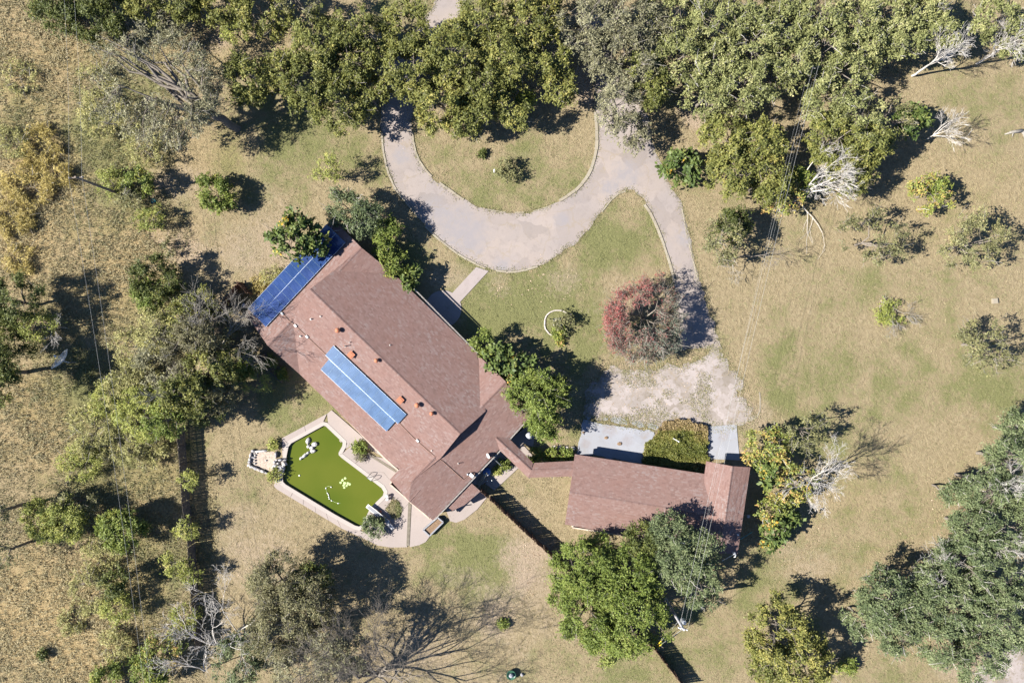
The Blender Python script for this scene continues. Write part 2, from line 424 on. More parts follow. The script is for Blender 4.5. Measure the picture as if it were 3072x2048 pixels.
# ------------------------------------------------------------------ ground sheet
POOL = [(1090,355),(1290,545),(1326,580),(1322,625),(1270,722),(1272,752),(1310,790),(1860,1205),(1892,1262),(1880,1310)]
POOL = [(740 + x / 4.594, 1200 + y / 4.594) for x, y in POOL]
POOL += [(1111, 1522), (1088, 1572), (1078, 1578), (1066, 1575), (1004.5, 1541), (858, 1452), (850, 1444), (849, 1432), (853, 1406.8), (862, 1359), (866, 1339), (875, 1328.4), (967, 1278), (972, 1276)]
POOLW = [W(x, y)[:2] for x, y in POOL]
GREEN = [(1960,880,190,110,.22),(1880,990,150,80,.2),(2290,930,110,90,.25),(1790,860,50,130,.3),(1130,1290,130,70,.4),(1080,1240,120,40,.35),(1180,700,180,110,.42),(1400,560,110,90,.3),
         (1200,420,190,90,.2),(1050,350,90,60,.2),(700,330,160,90,.22),(620,420,90,60,.25),(690,960,110,80,.3),(1960,1250,90,60,.12),(1780,1350,90,120,.18),(2200,250,160,80,.1),(940,640,70,80,.3),
         (60,250,90,120,.3),(260,300,160,150,.45),(260,480,140,130,.28),(320,700,140,120,.2),(240,960,190,150,.45),(250,1080,170,120,.35),(330,1290,120,130,.35),(1000,20,120,50,.25),(1240,560,90,60,.15),
         (1560,1430,60,40,.2),(2000,1180,120,80,.15),(900,700,120,100,.2),(1330,800,60,160,.3),(560,360,120,90,.15),(850,350,60,60,.3),(2110,640,200,80,.1),(1420,1520,200,60,.12)]
BARE = [(430,575,90,60,.35),(600,560,120,110,.28),(1215,1300,75,95,.42),(1130,1400,130,130,.26),(590,1290,90,120,.3),(480,90,60,40,.4),(1290,640,60,40,.25),(1420,680,70,60,.25),(1020,640,60,40,.35),
        (470,720,70,70,.4),(1620,265,60,40,.6),(1370,190,50,60,.7),(990,1500,160,80,.25),(400,420,80,60,.3),(1150,650,40,60,.25),(1880,1300,110,60,.25),(560,1200,70,60,.25),(1290,1040,40,20,.3),
        (480,640,70,40,.3),(1700,950,60,40,.35),(1220,1190,80,60,.15),(60,60,90,120,.15),(1440,900,120,60,.4),(1700,1060,30,60,.3),(2300,1500,80,60,.4),(2200,1530,60,40,.35),(1180,360,60,30,.2)]
GOLD = [(80,420,110,120,.75),(60,540,100,110,.7),(90,150,120,150,.45),(60,1420,150,140,.7),(160,1480,170,100,.7),(330,590,140,110,.4),(250,640,120,120,.45),(80,1000,110,90,.45),(300,1180,150,80,.3),
        (200,1340,150,80,.45),(380,1130,90,120,.3),(450,100,110,70,.25),(1900,1130,120,60,.12),(600,80,100,60,.2),(420,350,150,100,.25),(40,900,80,60,.3),(1640,1200,20,120,.5),(2200,460,160,120,.12)]
def blobs(x, y, L):
    """x, y in display pixels"""
    o = np.zeros(np.shape(x))
    for cx, cy_, rx, ry, w in L:
        d = np.hypot((x - cx) / rx, (y - cy_) / ry) + (vnoise(x, y, 34, 7) - .5) * .5
        o = np.maximum(o, min(1, w * 1.55) * np.clip(1.35 - d, 0, 1) ** .8)
    return o
gx = np.concatenate([[-1500, -700, -320, -160, -100, -75], np.arange(-64, 64.01, .4), [75, 100, 160, 320, 700, 1500]])
gy = np.concatenate([[-1500, -700, -320, -160, -90, -60], np.arange(-44, 44.01, .4), [60, 90, 160, 320, 700, 1500]])
X, Y = np.meshgrid(gx, gy, indexing='ij'); nx, ny = X.shape
V = np.stack([X.ravel(), Y.ravel(), np.zeros(X.size)], 1)
idx = np.arange(X.size).reshape(nx, ny)
Q = np.stack([idx[:-1, :-1], idx[1:, :-1], idx[1:, 1:], idx[:-1, 1:]], -1).reshape(-1, 4)
inp = inpoly(V[:, 0], V[:, 1], POOLW)
Q = Q[~inp[Q].any(1)]
gme = quads_mesh('ground', V, Q)
def pix(x, y): return (x * S + CX) / DK, (CY - y * S) / DK
dx, dy = pix(V[:, 0], V[:, 1])
base_g = .06 + .40 * (vnoise(dx, dy, 110, 3) - .30) + .25 * (vnoise(dx, dy, 38, 8) - .5)
for nm, L, b0 in (('green', GREEN, base_g), ('bare', BARE, .30 * vnoise(dx, dy, 60, 4) ** 2), ('gold', GOLD, np.where(dx < 380, .25 * vnoise(dx, dy, 90, 5), 0))):
    a = gme.attributes.new(nm, 'FLOAT', 'POINT'); v = np.clip(b0 + blobs(dx, dy, L), 0, 1); a.data.foreach_set('value', v.astype(np.float32))
tag(obj('ground', gme, None, M['ground']), kind='structure')

# ------------------------------------------------------------------ drives, walks and slabs
def disp(L): return [(x * DK, y * DK) for x, y in L]
OUT = [(1010,-30),(985,30),(940,80),(900,140),(882,205),(877,255),(876,300),(880,350),(892,400),(914,442),(948,480),(975,516),(1010,550),(1050,580),(1090,603),(1125,616),(1170,622),(1215,616),(1255,603),(1300,573),(1350,528),(1385,480),(1410,450),(1432,438),(1455,438),(1474,452),(1490,478),(1510,522),(1528,570),(1542,620),(1550,660),(1556,720),(1560,800)]
OUTB = [(1660,800),(1625,700),(1608,650),(1592,590),(1578,520),(1567,475),(1540,425),(1520,380),(1500,340),(1495,300),(1480,250),(1440,190),(1400,130),(1390,60),(1392,-30)]
INN = [(1330,-30),(1340,60),(1352,130),(1362,190),(1369,255),(1370,320),(1364,370),(1345,415),(1310,450),(1265,474),(1215,488),(1165,488),(1110,478),(1062,455),(1022,427),(986,400),(963,370),(951,340),(946,300),(950,250),(962,190),(1000,120),(1050,50),(1080,-30)]
ring = spline(OUT, 4) + spline(OUTB, 4) + spline(INN, 4)
ringr = rough_outline(disp(ring), 9, 7, 22, 11)
LOT = [(1348,958),(1342,915),(1378,865),(1410,842),(1470,850),(1560,840),(1610,820),(1640,800),(1668,822),(1688,853),(1706,880),(1690,893),(1716,925),(1738,956),(1700,976),(1620,982),(1560,990),(1500,980),(1430,968)]
lotr = rough_outline(disp(LOT), 5, 17, 20, 13)
def sheet(name, px, z, mat, kind='structure', t=.03, label=None, cat=None, parent=None):
    mb = MB(); mb.prism([W(x, y, 0) + Vector((0, 0, z)) for x, y in px], t)
    return tag(mb.obj(name, mat, parent), label, cat, kind=kind)
sheet('driveway', ringr, .030, M['drive'])
sheet('gravel_parking_lot', lotr, .036, M['lot'])
sheet('side_track', rough_outline(disp([(2270,1500),(2300,1490),(2352,1475),(2400,1480),(2400,1600),(2200,1600),(2230,1560)]), 8, 22, 20, 15), .02, M['lot'])
walk = [(1516+0, 0)] ; walk = [(1100 + x / 4.594, 640 + y / 4.594) for x, y in ((1510,740),(1680,795),(1270,1240),(1140,1140))]
sheet('front_walk', walk, .06, M['walk'])
sheet('porch_slab', [(1018 * DK + 55 * math.cos(a), 709 * DK + 55 * math.sin(a)) for a in np.linspace(0, 6.283, 28, endpoint=False)], .052, M['walk'])
def z7(x, y): return (1600 + x / 4.594, 1200 + y / 4.594)
def z6(x, y): return (1140 + x / 4.594, 1300 + y / 4.594)
def z5(x, y): return (740 + x / 4.594, 1200 + y / 4.594)
def z4(x, y): return (1200 + x / 4.594, 1000 + y / 4.594)
def z3(x, y): return (780 + x / 4.594, 900 + y / 4.594)
def z1(x, y): return (700 + x / 4.594, 640 + y / 4.594)
def z8(x, y): return (1660 + x / 3.672, 1380 + y / 3.672)
def r8(x, y): return (1024 + x / 2.296, 1365 + y / 2.296)
def zc(x, y): return (1340 + x / 6.125, 1240 + y / 6.125)
sl1 = rough_outline([z7(*p) for p in ((690,262),(950,330),(1300,375),(1660,430),(1672,480),(1620,600),(1520,690),(1500,740),(1490,880),(900,770),(605,745))], 6, 5, 14, 17)
sheet('concrete_apron', sl1, .07, M['slab'], t=.1)
sl2 = [(2048 + x / 2.296, 683 + y / 2.296) for x, y in ((158,1366),(250,1362),(370,1354),(380,1480),(392,1600),(180,1590),(165,1480))]
sheet('concrete_apron', sl2, .07, M['slab'], t=.1)
for px in ([(695,240),(720,225),(790,222),(808,240),(770,258),(715,255)], [(955,258),(985,240),(1028,245),(1020,275),(975,280)], [(1058,270),(1100,240),(1190,235),(1255,260),(1300,310),(1285,335),(1190,325),(1110,310)],
           [(1335,310),(1375,280),(1440,290),(1520,320),(1530,360),(1470,378),(1400,350)], [(1560,330),(1600,318),(1690,340),(1728,370),(1715,412),(1650,408),(1590,380)]):
    pass
# broken pieces of the slab left in front of the apron
FRAG = (([(695,240),(720,225),(790,222),(808,240),(770,258),(715,255)], 'small sliver of white slab at the apron’s left corner'), ([(955,258),(985,240),(1028,245),(1020,275),(975,280)], 'smallest white slab fragment with grass all around'),
        ([(1058,270),(1100,240),(1190,235),(1255,260),(1300,310),(1285,335),(1190,325),(1110,310)], 'longest white slab fragment above the apron edge'), ([(1335,310),(1375,280),(1440,290),(1520,320),(1530,360),(1470,378),(1400,350)], 'pointed white slab fragment between two others above the apron'),
        ([(1560,330),(1600,318),(1690,340),(1728,370),(1715,412),(1650,408),(1590,380)], 'white slab fragment next to the vine bed'))
for px, lb in FRAG:
    o = sheet('slab_fragment', rough_outline([z7(*p) for p in px], 5, 3, 9, 19), .045, M['slab'], None, .06, lb.replace('’', "'"), 'slab'); o['group'] = 'broken slab pieces along the apron'

def strip(name, px, w, h, mat, label, cat, group=None, piece=None, gap=.012, skip=()):
    """kerb: a row of short stones along a path given in photograph pixels, each its own part"""
    P = [W(x, y) for x, y in px]
    root = empty(name, P[0], label, cat, group)
    L = [0]
    for a, b in zip(P, P[1:]): L.append(L[-1] + (b - a).length)
    n = max(1, round(L[-1] / piece)); at = lambda s: next((P[i].lerp(P[i + 1], (s - L[i]) / max(L[i + 1] - L[i], 1e-6)) for i in range(len(P) - 1) if s <= L[i + 1] + 1e-6), P[-1])
    rng = random.Random(len(px))
    for k in range(n):
        if k in skip: continue
        a = at(L[-1] * k / n); b = at(L[-1] * (k + 1) / n); d = (b - a).normalized() * gap
        c = (a + b) / 2; nn = Vector((-(b - a).y, (b - a).x, 0)).normalized()
        ww = w * rng.uniform(.85, 1.12); jit = nn * rng.uniform(-.02, .02)
        mb = MB(); mb.prism([p + jit + Vector((0, 0, h + rng.uniform(-.012, .01))) for p in (a + d - nn * ww / 2, b - d - nn * ww / 2, b - d + nn * ww / 2, a + d + nn * ww / 2)], h + .1)
        mb.obj(name.split('_')[0] + '_stone', mat, root)
    return root
KG = 'pale kerbs along the circular drive'
strip('kerb', spline(disp([(948,305),(952,340),(964,371),(987,401),(1023,429),(1062,457),(1086,469)]), 5), .2, .1, M['kerb'], 'thin pale kerb on the left inner edge of the circular drive', 'kerb', KG, 1.1, skip=(5, 9))
strip('kerb', spline(disp([(1367,258),(1371,320),(1366,362),(1350,404),(1322,437),(1290,458),(1265,470)]), 5), .34, .12, M['kerb'], 'broad kerb on the right inner edge of the circular drive island', 'kerb', KG, 1.1, skip=(11,))
strip('kerb', spline(disp([(1265,473),(1215,487),(1165,488),(1120,481)]), 5), .13, .07, M['kerb'], 'half buried kerb along the bottom of the grass island', 'kerb', KG, 1.0, skip=(2, 4))
strip('kerb', spline(disp([(877,305),(881,350),(893,401),(915,444),(948,483),(978,521),(1012,553),(1052,583),(1092,606),(1125,619),(1165,625),(1200,622),(1235,612)]), 5), .2, .1, M['kerb'], 'long kerb along the outer edge of the drive ending past the front walk', 'kerb', KG, 1.2, skip=(9, 17))
strip('kerb', spline(disp([(1382,487),(1405,458),(1422,444),(1437,439)]), 5), .16, .08, M['kerb'], 'short kerb at the tip of the triangular lawn', 'kerb', KG, 1.0)
strip('kerb', spline(disp([(1480,470),(1497,495),(1516,540),(1532,585),(1545,630),(1548,648)]), 5), .26, .12, M['kerb'], 'kerb down the right side of the triangular lawn', 'kerb', KG, 1.1)
strip('kerb', spline(disp([(1566,478),(1578,540),(1590,592),(1602,640)]), 5), .12, .06, M['kerb'], 'thin kerb on the far right edge of the drive', 'kerb', KG, 1.1, skip=(3,))
strip('kerb', spline(disp([(1560,988),(1640,982),(1700,972),(1738,958),(1746,938),(1744,900)]), 5), .14, .05, M['kerb'], 'sandy kerb curving round the corner of the gravel lot', 'kerb', KG, 1.0, skip=(2, 5))
strip('garden_ring', spline([(1600 + x / 10.455, 900 + y / 10.455) for x, y in ((1090,440),(1000,380),(910,340),(730,315),(600,345),(450,430),(370,560),(345,700),(355,840),(400,960),(500,1065),(610,1115))], 3),   .13, .12, M['stone'], 'white arc of edging stones around the lawn fountain', 'edging', None, .55)

# ------------------------------------------------------------------ pool and deck
dk = empty('pool_deck', W(1000, 1420), None, None); dk['kind'] = 'structure'
DKO = [(994.7,1229),(981.6,1240),(846.7,1313),(847.7,1339),(846,1372),(842,1400),(834,1432),(821.6,1452),(824,1460),(831,1466.7),(953,1541),(1024,1583),(1089,1613),(1133,1635),(1172,1641),(1220,1640),(1240,1638),(1258,1634),(1278,1624),(1297,1598)]
inner = []
PC = [(x, y) for x, y in POOL]
def offs(poly, d):
    n = len(poly); out = []
    A = sum(poly[i][0] * poly[(i + 1) % n][1] - poly[(i + 1) % n][0] * poly[i][1] for i in range(n)); s = 1 if A > 0 else -1
    for i in range(n):
        a, b, c = np.array(poly[i - 1]), np.array(poly[i]), np.array(poly[(i + 1) % n])
        t1 = (b - a) / max(np.hypot(*(b - a)), 1e-6); t2 = (c - b) / max(np.hypot(*(c - b)), 1e-6)
        n1 = np.array([t1[1], -t1[0]]) * s; n2 = np.array([t2[1], -t2[0]]) * s
        m = n1 + n2; m = m / max(np.hypot(*m), 1e-6); out.append(tuple(b + m * d / max(.6, m @ n1)))
    return out
# smooth pool outline
PS = []
for i in range(len(POOL)):
    PS.append(POOL[i])
COP = offs(PS, 11)
n = len(PS)
mb = MB()
for i in range(n):
    j = (i + 1) % n
    a, b, c, d = PS[i], PS[j], COP[j], COP[i]
    mb.prism([W(*p) + Vector((0, 0, .115)) for p in (a, b, c, d)], .5)
cop = mb.obj('coping', M['coping'], dk)
# deck slabs, cut along the joints seen in the photograph
def slab(px, z=.09, nm='deck_slab'):
    mb = MB(); c = Vector((sum(p[0] for p in px) / len(px), sum(p[1] for p in px) / len(px)))
    q = [W(p[0] + (c.x - p[0]) / max(1, math.hypot(c.x - p[0], c.y - p[1])) * .5, p[1] + (c.y - p[1]) / max(1, math.hypot(c.x - p[0], c.y - p[1])) * .5) + Vector((0, 0, z)) for p in px]
    mb.prism(q, .25); return mb.obj(nm, M['deck'], dk)
slab([(981.6,1240),(914,1277),(919,1300),(966,1275)]); slab([(914,1277),(846.7,1313),(864,1330),(872,1325),(919,1300)])
slab([(846.7,1313),(847.7,1339),(846,1365),(858,1365),(862,1338),(866,1328)])
slab([(821.6,1452),(824,1460),(831,1466.7),(872,1491),(880,1473),(842,1449),(838,1438)])
for k in range(4):
    a, b = k / 4, (k + 1) / 4
    L = lambda t: (872 + (1024 - 872) * t, 1491 + (1583 - 1491) * t); U = lambda t: (880 + (1010 - 880) * t, 1473 + (1552 - 1473) * t)
    slab([U(a), L(a), L(b), U(b)])
slab([(1024,1583),(1089,1613),(1101,1598),(1074,1588),(1060,1583),(1010,1552)])
slab([(1089,1613),(1133,1635),(1172,1641),(1222,1640),(1227,1507),(1210,1528),(1203,1545),(1185,1555),(1155,1528),(1122,1524),(1112,1543),(1100,1575),(1101,1598)])
slab([(1229,1640),(1240,1638),(1258,1634),(1278,1624),(1297,1598),(1310,1560),(1236,1500)])
slab([(1122,1524),(1155,1528),(1180,1497),(1200,1505),(1205,1535),(1228,1505),(1150,1415),(1092,1416),(1152,1461),(1164,1474),(1160,1492)])
slab([(1092,1416),(1150,1415),(1215,1490),(1310,1540),(1300,1400),(1165,1375),(1098,1364),(1062,1392)])
slab([(1062,1392),(1098,1364),(1062,1330),(1050,1340),(1026,1360),(1036,1372)])
slab([(994.7,1229),(981.6,1240),(985,1273),(1030,1312),(1042,1330),(1036,1345),(1050,1340),(1062,1330),(1110,1345),(1180,1390)])
for a, b, c, d in (((1165,1383), (1300,1400), (1310,1560), (1240,1500)),): slab([a, b, c, d], .085)
slab([(1337,1526),(1350,1562),(1368,1567),(1394,1557),(1433,1526),(1461,1491),(1440,1470),(1400,1450)], .08)
slab([(1455,1450),(1495,1420),(1549,1395),(1556,1402),(1500,1455),(1482,1470)], .08)
slab([(1556,1318),(1600,1368),(1612,1392),(1600,1400),(1549,1340)], .08)
slab([(1500,1350),(1545,1400),(1520,1425),(1470,1440),(1440,1455),(1400,1450)], .07)
slab([(1530,1318),(1590,1270),(1605,1290),(1600,1340),(1570,1330),(1550,1335)], .075)
# grated drains across the deck
def drain(a, b, w, label):
    A, B = W(*a) + Vector((0, 0, .09)), W(*b) + Vector((0, 0, .09)); root = empty('deck_drain', A, label, 'drain', 'slotted drains in the pool deck')
    d = (B - A).normalized(); mb = MB(); mb.bar(A, B, w, .03); mb.obj('channel', M['dark_soil'], root)
    L = (B - A).length; mb = MB(); mb.bar(Vector((0, -w / 2, 0)), Vector((0, w / 2, 0)), .06, .03); me = mb.mesh('grate_bar', M['kerb']); k = int(L / .14)
    for i in range(k):
        o = obj('grate_bar', me, root); o.location = A + d * (i + .5) * L / k - root.location + Vector((0, 0, .012)); o.rotation_euler.z = math.atan2(d.y, d.x)
drain((1229.5, 1507), (1224, 1636), .34, 'slotted drain strip running from house corner to the deck edge')
drain((1098, 1356), (1190, 1413), .30, 'grey drain strip slanting between shrub and the house wall')
# pool shell and water
mb = MB(); SH = offs(PS, -.5)
for i in range(n):
    j = (i + 1) % n; a, b = W(*PS[i]), W(*PS[j])
    mb.add([a + Vector((0, 0, .05)), b + Vector((0, 0, .05)), b + Vector((0, 0, -1.8)), a + Vector((0, 0, -1.8))], [(0, 1, 2, 3)])
mb.obj('pool_wall', M['coping'], dk)
OV = offs(PS, 4)
mb = MB(); mb.prism([W(*p) + Vector((0, 0, -.2)) for p in OV], 1.7)
tag(mb.obj('pool_water', M['water']), kind='structure')

# ------------------------------------------------------------------ roofs
def ray(px, py, pl):
    n, p0 = pl; o = Vector((0, 0, H)); d = W(px, py) - o
    return o + d * ((p0 - o).dot(n) / d.dot(n))
def plane(a, b, c):
    a, b, c = W(*a), W(*b), W(*c); n = (b - a).cross(c - a).normalized()
    if n.z < 0: n = -n
    return n, a
def clip(poly, a, nrm):
    out = []
    for i in range(len(poly)):
        p, q = poly[i], poly[(i + 1) % len(poly)]; dp, dq = (p - a) @ nrm, (q - a) @ nrm
        if dp >= 0: out.append(p)
        if dp * dq < 0: out.append(p + (q - p) * (dp / (dp - dq)))
    return out
EXPO, SW_ = .15, .34
def shingles(poly, pl, mb, singles=None, rng=None):
    """real overlapping shingle pieces on one roof plane; whole ones may be returned as matrices"""
    nrm, p0 = pl; up = (Vector((0, 0, 1)) - nrm * nrm.z).normalized(); u = up.cross(nrm).normalized()
    P2 = [np.array(((p - p0).dot(u), (p - p0).dot(up))) for p in poly]
    if sum(P2[i][0] * P2[(i + 1) % len(P2)][1] - P2[(i + 1) % len(P2)][0] * P2[i][1] for i in range(len(P2))) < 0: P2 = P2[::-1]
    lo = np.min(P2, 0); hi = np.max(P2, 0); r = int((hi[1] - lo[1]) / EXPO) + 1
    nn = len(P2); E = []
    for i in range(nn):
        e = P2[(i + 1) % nn] - P2[i]; E.append((P2[i], np.array([-e[1], e[0]]) / max(np.hypot(*e), 1e-9)))
    order = range(r - 1, -1, -1)
    for j in order:
        v0 = lo[1] + j * EXPO; x = lo[0] - rng.random() * SW_
        while x < hi[0]:
            w = SW_ * rng.uniform(.6, 1.25); q = [np.array(t) for t in ((x + .004, v0), (x + w - .004, v0), (x + w - .004, v0 + EXPO), (x + .004, v0 + EXPO))]
            dmin = [min((t - a) @ m for t in q) for a, m in E]; dmax = [max((t - a) @ m for t in q) for a, m in E]
            lift = rng.uniform(.008, .016); x += w
            if min(dmax) <= 0: continue
            if min(dmin) >= 0:
                if singles is not None and len(singles) < 300:
                    c = p0 + u * (q[0][0]) + up * v0 + nrm * .004
                    mt = Matrix((u * (w - .008), up * EXPO, nrm * (lift - .004) )).transposed().to_4x4(); mt.translation = c; singles.append(mt); continue
                pq = q
            else:
                pq = q
                for a, m in E:
                    pq = clip(pq, a, m)
                    if len(pq) < 3: break
                if len(pq) < 3: continue
            k = len(pq); b = len(mb.v)
            for t in pq:
                z = lift - (lift - .003) * (t[1] - v0) / EXPO; pt = p0 + u * t[0] + up * t[1] + nrm * z; mb.v.append(tuple(pt))
            for t in pq: mb.v.append(tuple(p0 + u * t[0] + up * t[1] - nrm * .003))
            mb.f.append(tuple(range(b, b + k)))
            for i in range(k):
                i2 = (i + 1) % k; mb.f.append((b + i, b + k + i, b + k + i2, b + i2))
one = MB(); one.add([(0,0,1),(1,0,1),(1,1,.25),(0,1,.25),(0,0,-.4),(1,0,-.4),(1,1,-.4),(0,1,-.4)], [(0,1,2,3),(0,4,5,1),(1,5,6,2),(2,6,7,3),(3,7,4,0)])
ONE = one.mesh('shingle', M['shingle'])
def roof(root, planes, thick=.16, single_on=0):
    rng = np.random.default_rng(5); deckmb = MB(); shmb = MB(); singles = []
    PL = {}
    for k, (name, pts, pl) in enumerate(planes):
        poly = [ray(x, y, pl) for x, y in pts]; PL[name] = (pl, poly)
        deckmb.prism([p - Vector((0, 0, .012)) for p in poly], thick)
        shingles(poly, pl, shmb, singles if k == single_on else None, rng)
    rf = deckmb.obj('roof', M['roof_edge'], root)
    o0 = root.location; shmb.v = [(a - o0.x, b - o0.y, c - o0.z) for a, b, c in shmb.v]
    so_ = obj('shingles', shmb.mesh('shingles', M['shingle']), rf); so_['kind'] = 'stuff'
    for mt in singles:
        mt = mt.copy(); mt.translation -= o0; obj('shingle', ONE, rf, None, mt)
    return rf, PL
def ridge_caps(rf, root, pts, w=.15):
    """folded cap shingles along a ridge or hip, joined"""
    mb = MB(); o0 = root.location
    for a, b in pts:
        L = (b - a).length; k = max(1, int(L / .2)); d = (b - a) / k; x = d.normalized(); y = Vector((-x.y, x.x, 0)).normalized()
        for i in range(k):
            p = a + d * i; q = a + d * (i + 1); z0, z1 = Vector((0, 0, .045)), Vector((0, 0, .030))
            mb.add([p + z0 - o0, q + z1 - o0, q + y * w - Vector((0, 0, w * .33 - .03)) - o0, p + y * w - Vector((0, 0, w * .33 - .045)) - o0,
                    q - y * w - Vector((0, 0, w * .33 - .03)) - o0, p - y * w - Vector((0, 0, w * .33 - .045)) - o0], [(0, 1, 2, 3), (1, 0, 5, 4), (0, 3, 5)])
    o = obj('ridge_caps', mb.mesh('ridge_caps', M['shingle']), rf); o['kind'] = 'stuff'

house = empty('ranch_house', W(1180, 1080), 'large house with red brown shingle roof beside the green pool', 'house')
HR, HW, HE = 4.8, 3.70, 2.35
A_, B_ = (929, 868), (1380, 1302)
pNE = plane((*A_, HR), (*B_, HR), (1241, 868, HE)); pSW = plane((*A_, HR), (*B_, HR), (1011, 1241, HE))
pNW1 = plane((803, 1036, HW), (1083, 742, HW), (736, 940, HE)); pSE1 = plane((803, 1036, HW), (1083, 742, HW), (899, 1122, HE))
pNW2 = plane((1436, 1228, HW), (1517, 1144, HW), (1431, 1061, HE)); pSE2 = plane((1436, 1228, HW), (1234, 1444, HW), (1499, 1350, HE))
_pk = ray(1256, 1472, pSE2); pPO = plane((1169, 1438, 2.6), (1198, 1407, 2.6), (1256, 1472, _pk.z + .01)); pNW3 = plane((1322, 1374, HW), (1234, 1444, HW), (1180, 1427, 2.7))
planes = [('sw', [A_, B_, (1322, 1374), (1198, 1407), (1166, 1383), (899, 1122), (879, 955)], pSW), ('ne', [A_, (1001, 812), (1183, 823), (1431, 1061), (1457, 1233), B_], pNE),
          ('nw_wing', [(736, 940), (803, 1036), (1083, 742), (997, 655)], pNW1), ('se_sw', [(803, 1036), (899, 1122), (879, 955)], pSE1), ('se_ne', [(1083, 742), (1001, 812), (1183, 823)], pSE1),
          ('east_nw', [(1436, 1228), (1431, 1061), (1517, 1144)], pNW2), ('east_se', [(1517, 1144), (1607, 1230), (1299, 1560), (1226, 1502), (1254, 1470), (1234, 1444)], pSE2),
          ('porch', [(1169, 1438), (1229, 1505), (1260, 1470), (1234, 1444)], pPO), ('wing_nw', [(1322, 1374), (1198, 1407), (1169, 1438), (1234, 1444)], pNW3)]
# the big south-east plane is concave at the porch: split it
planes[6] = ('east_se', [(1517, 1144), (1607, 1230), (1372, 1482), (1262, 1414)], pSE2)
planes.insert(7, ('east_se_b', [(1262, 1414), (1372, 1482), (1299, 1560), (1226, 1502), (1234, 1444)], pSE2))
hroof, HPL = roof(house, planes)
def on(pl, x, y, lift=0): return ray(x, y, pl) + Vector((0, 0, lift))
ridge_caps(hroof, house, [(on(pSW, *A_), on(pSW, *B_)), (on(pNW1, 803, 1036), on(pNW1, 877, 958)), (on(pNW1, 1001, 828), on(pNW1, 1083, 742)), (on(pNW2, 1440, 1224), on(pNW2, 1517, 1144)), (on(pSE2, 1318, 1356), on(pSE2, 1234, 1444))])
# gable walls and house walls
def wall(root, pts3, nm='gable_wall', mat=None, t=.12):
    mb = MB(); nrm = (pts3[1] - pts3[0]).cross(pts3[2] - pts3[0]).normalized()
    mb.add([p for p in pts3] + [p - nrm * t for p in pts3], [tuple(range(len(pts3))), tuple(reversed(range(len(pts3), 2 * len(pts3))))] + [(i, len(pts3) + i, len(pts3) + (i + 1) % len(pts3), (i + 1) % len(pts3)) for i in range(len(pts3))])
    return mb.obj(nm, mat or M['wall_dark'], root)
ax = (on(pSW, *B_) - on(pSW, *A_)).normalized()
dn = Vector((0, 0, -1))
b0 = on(pSW, *B_, -.18) - ax * .35; l0 = on(pNE, 1457, 1233, -.18) - ax * .35; r0 = on(pSW, 1322, 1374, -.18) - ax * .35
wall(house, [b0, l0, l0 + dn * .5, r0 + dn * .5, r0])
a0 = on(pSW, *A_, -.18) + ax * .3; l1 = on(pNE, 1001, 812, -.18) + ax * .3; r1 = on(pSW, 879, 955, -.18) + ax * .3
wall(house, [a0, r1, r1 + dn * .5, l1 + dn * .5, l1])
base = [W(760, 946), W(838, 1040), W(918, 1110), W(1165, 1365), W(1205, 1400), W(1180, 1440), W(1295, 1540), W(1485, 1335), W(1585, 1232), W(1510, 1150), W(1430, 1075), W(1190, 838), W(1100, 760), W(1012, 678)]
mb = MB()
for i in range(len(base)):
    a, b = base[i], base[(i + 1) % len(base)]
    mb.bar(a + Vector((0, 0, 1.13)), b + Vector((0, 0, 1.13)), .15, 2.24)
mb.obj('wall', M['brick_wall'], house)
# shaded rooms below the eaves: a floor so nothing shows through
mb = MB(); mb.prism([p + Vector((0, 0, .1)) for p in base], .1); mb.obj('floor_slab', M['walk'], house)
def gutter(root, pts, w=.085, mat=None, nm='gutter'):
    mb = MB()
    for a, b in zip(pts, pts[1:]):
        mb.bar(a, b, w, .02); y = Vector((-(b - a).y, (b - a).x, 0)).normalized()
        for s in (-1, 1): mb.bar(a + y * s * w / 2 + Vector((0, 0, .05)), b + y * s * w / 2 + Vector((0, 0, .05)), .022, .10)
    return mb.obj(nm, mat or M['gutter'], root)
off = lambda p, v: p + v
e = (W(1361, 980, HE) - W(1241, 868, HE)).normalized(); en = Vector((-e.y, e.x, 0)); en = en if en.x + en.y > 0 else -en
gutter(house, [on(pNE, 1241, 868, -.06) + en * .08, on(pNE, 1431, 1061, -.06) + en * .08])
f = (W(1499, 1350, HE) - W(1578, 1261, HE)).normalized(); fn = Vector((-f.y, f.x, 0)); fn = fn if fn.x - fn.y > 0 else -fn
gutter(house, [on(pSE2, 1590, 1248, -.06) + fn * .08, on(pSE2, 1528, 1316, -.06) + fn * .08])
gutter(house, [on(pSE2, 1499, 1350, -.06) + fn * .08, on(pSE2, 1300, 1559, -.06) + fn * .08])
# low lean-to roof along the south-east eave
pLT = plane((1342, 1520, 2.15), (1412, 1446, 2.15), (1441.5, 1473, 1.95))
lean = empty('lean_to', W(1400, 1490), 'low red shingled lean-to roof below the long gutter by the fence', 'lean-to')
lrf, _ = roof(lean, [('a', [(1342, 1520), (1410, 1445), (1441.5, 1473), (1393.6, 1514), (1357.7, 1530.7)], pLT)], .1)
mb = MB()
for x, y in ((1434, 1473), (1390, 1510), (1357, 1527)): mb.box(W(x, y, .95), (.1, .1, 1.85))
mb.obj('post', M['wood'], lean)
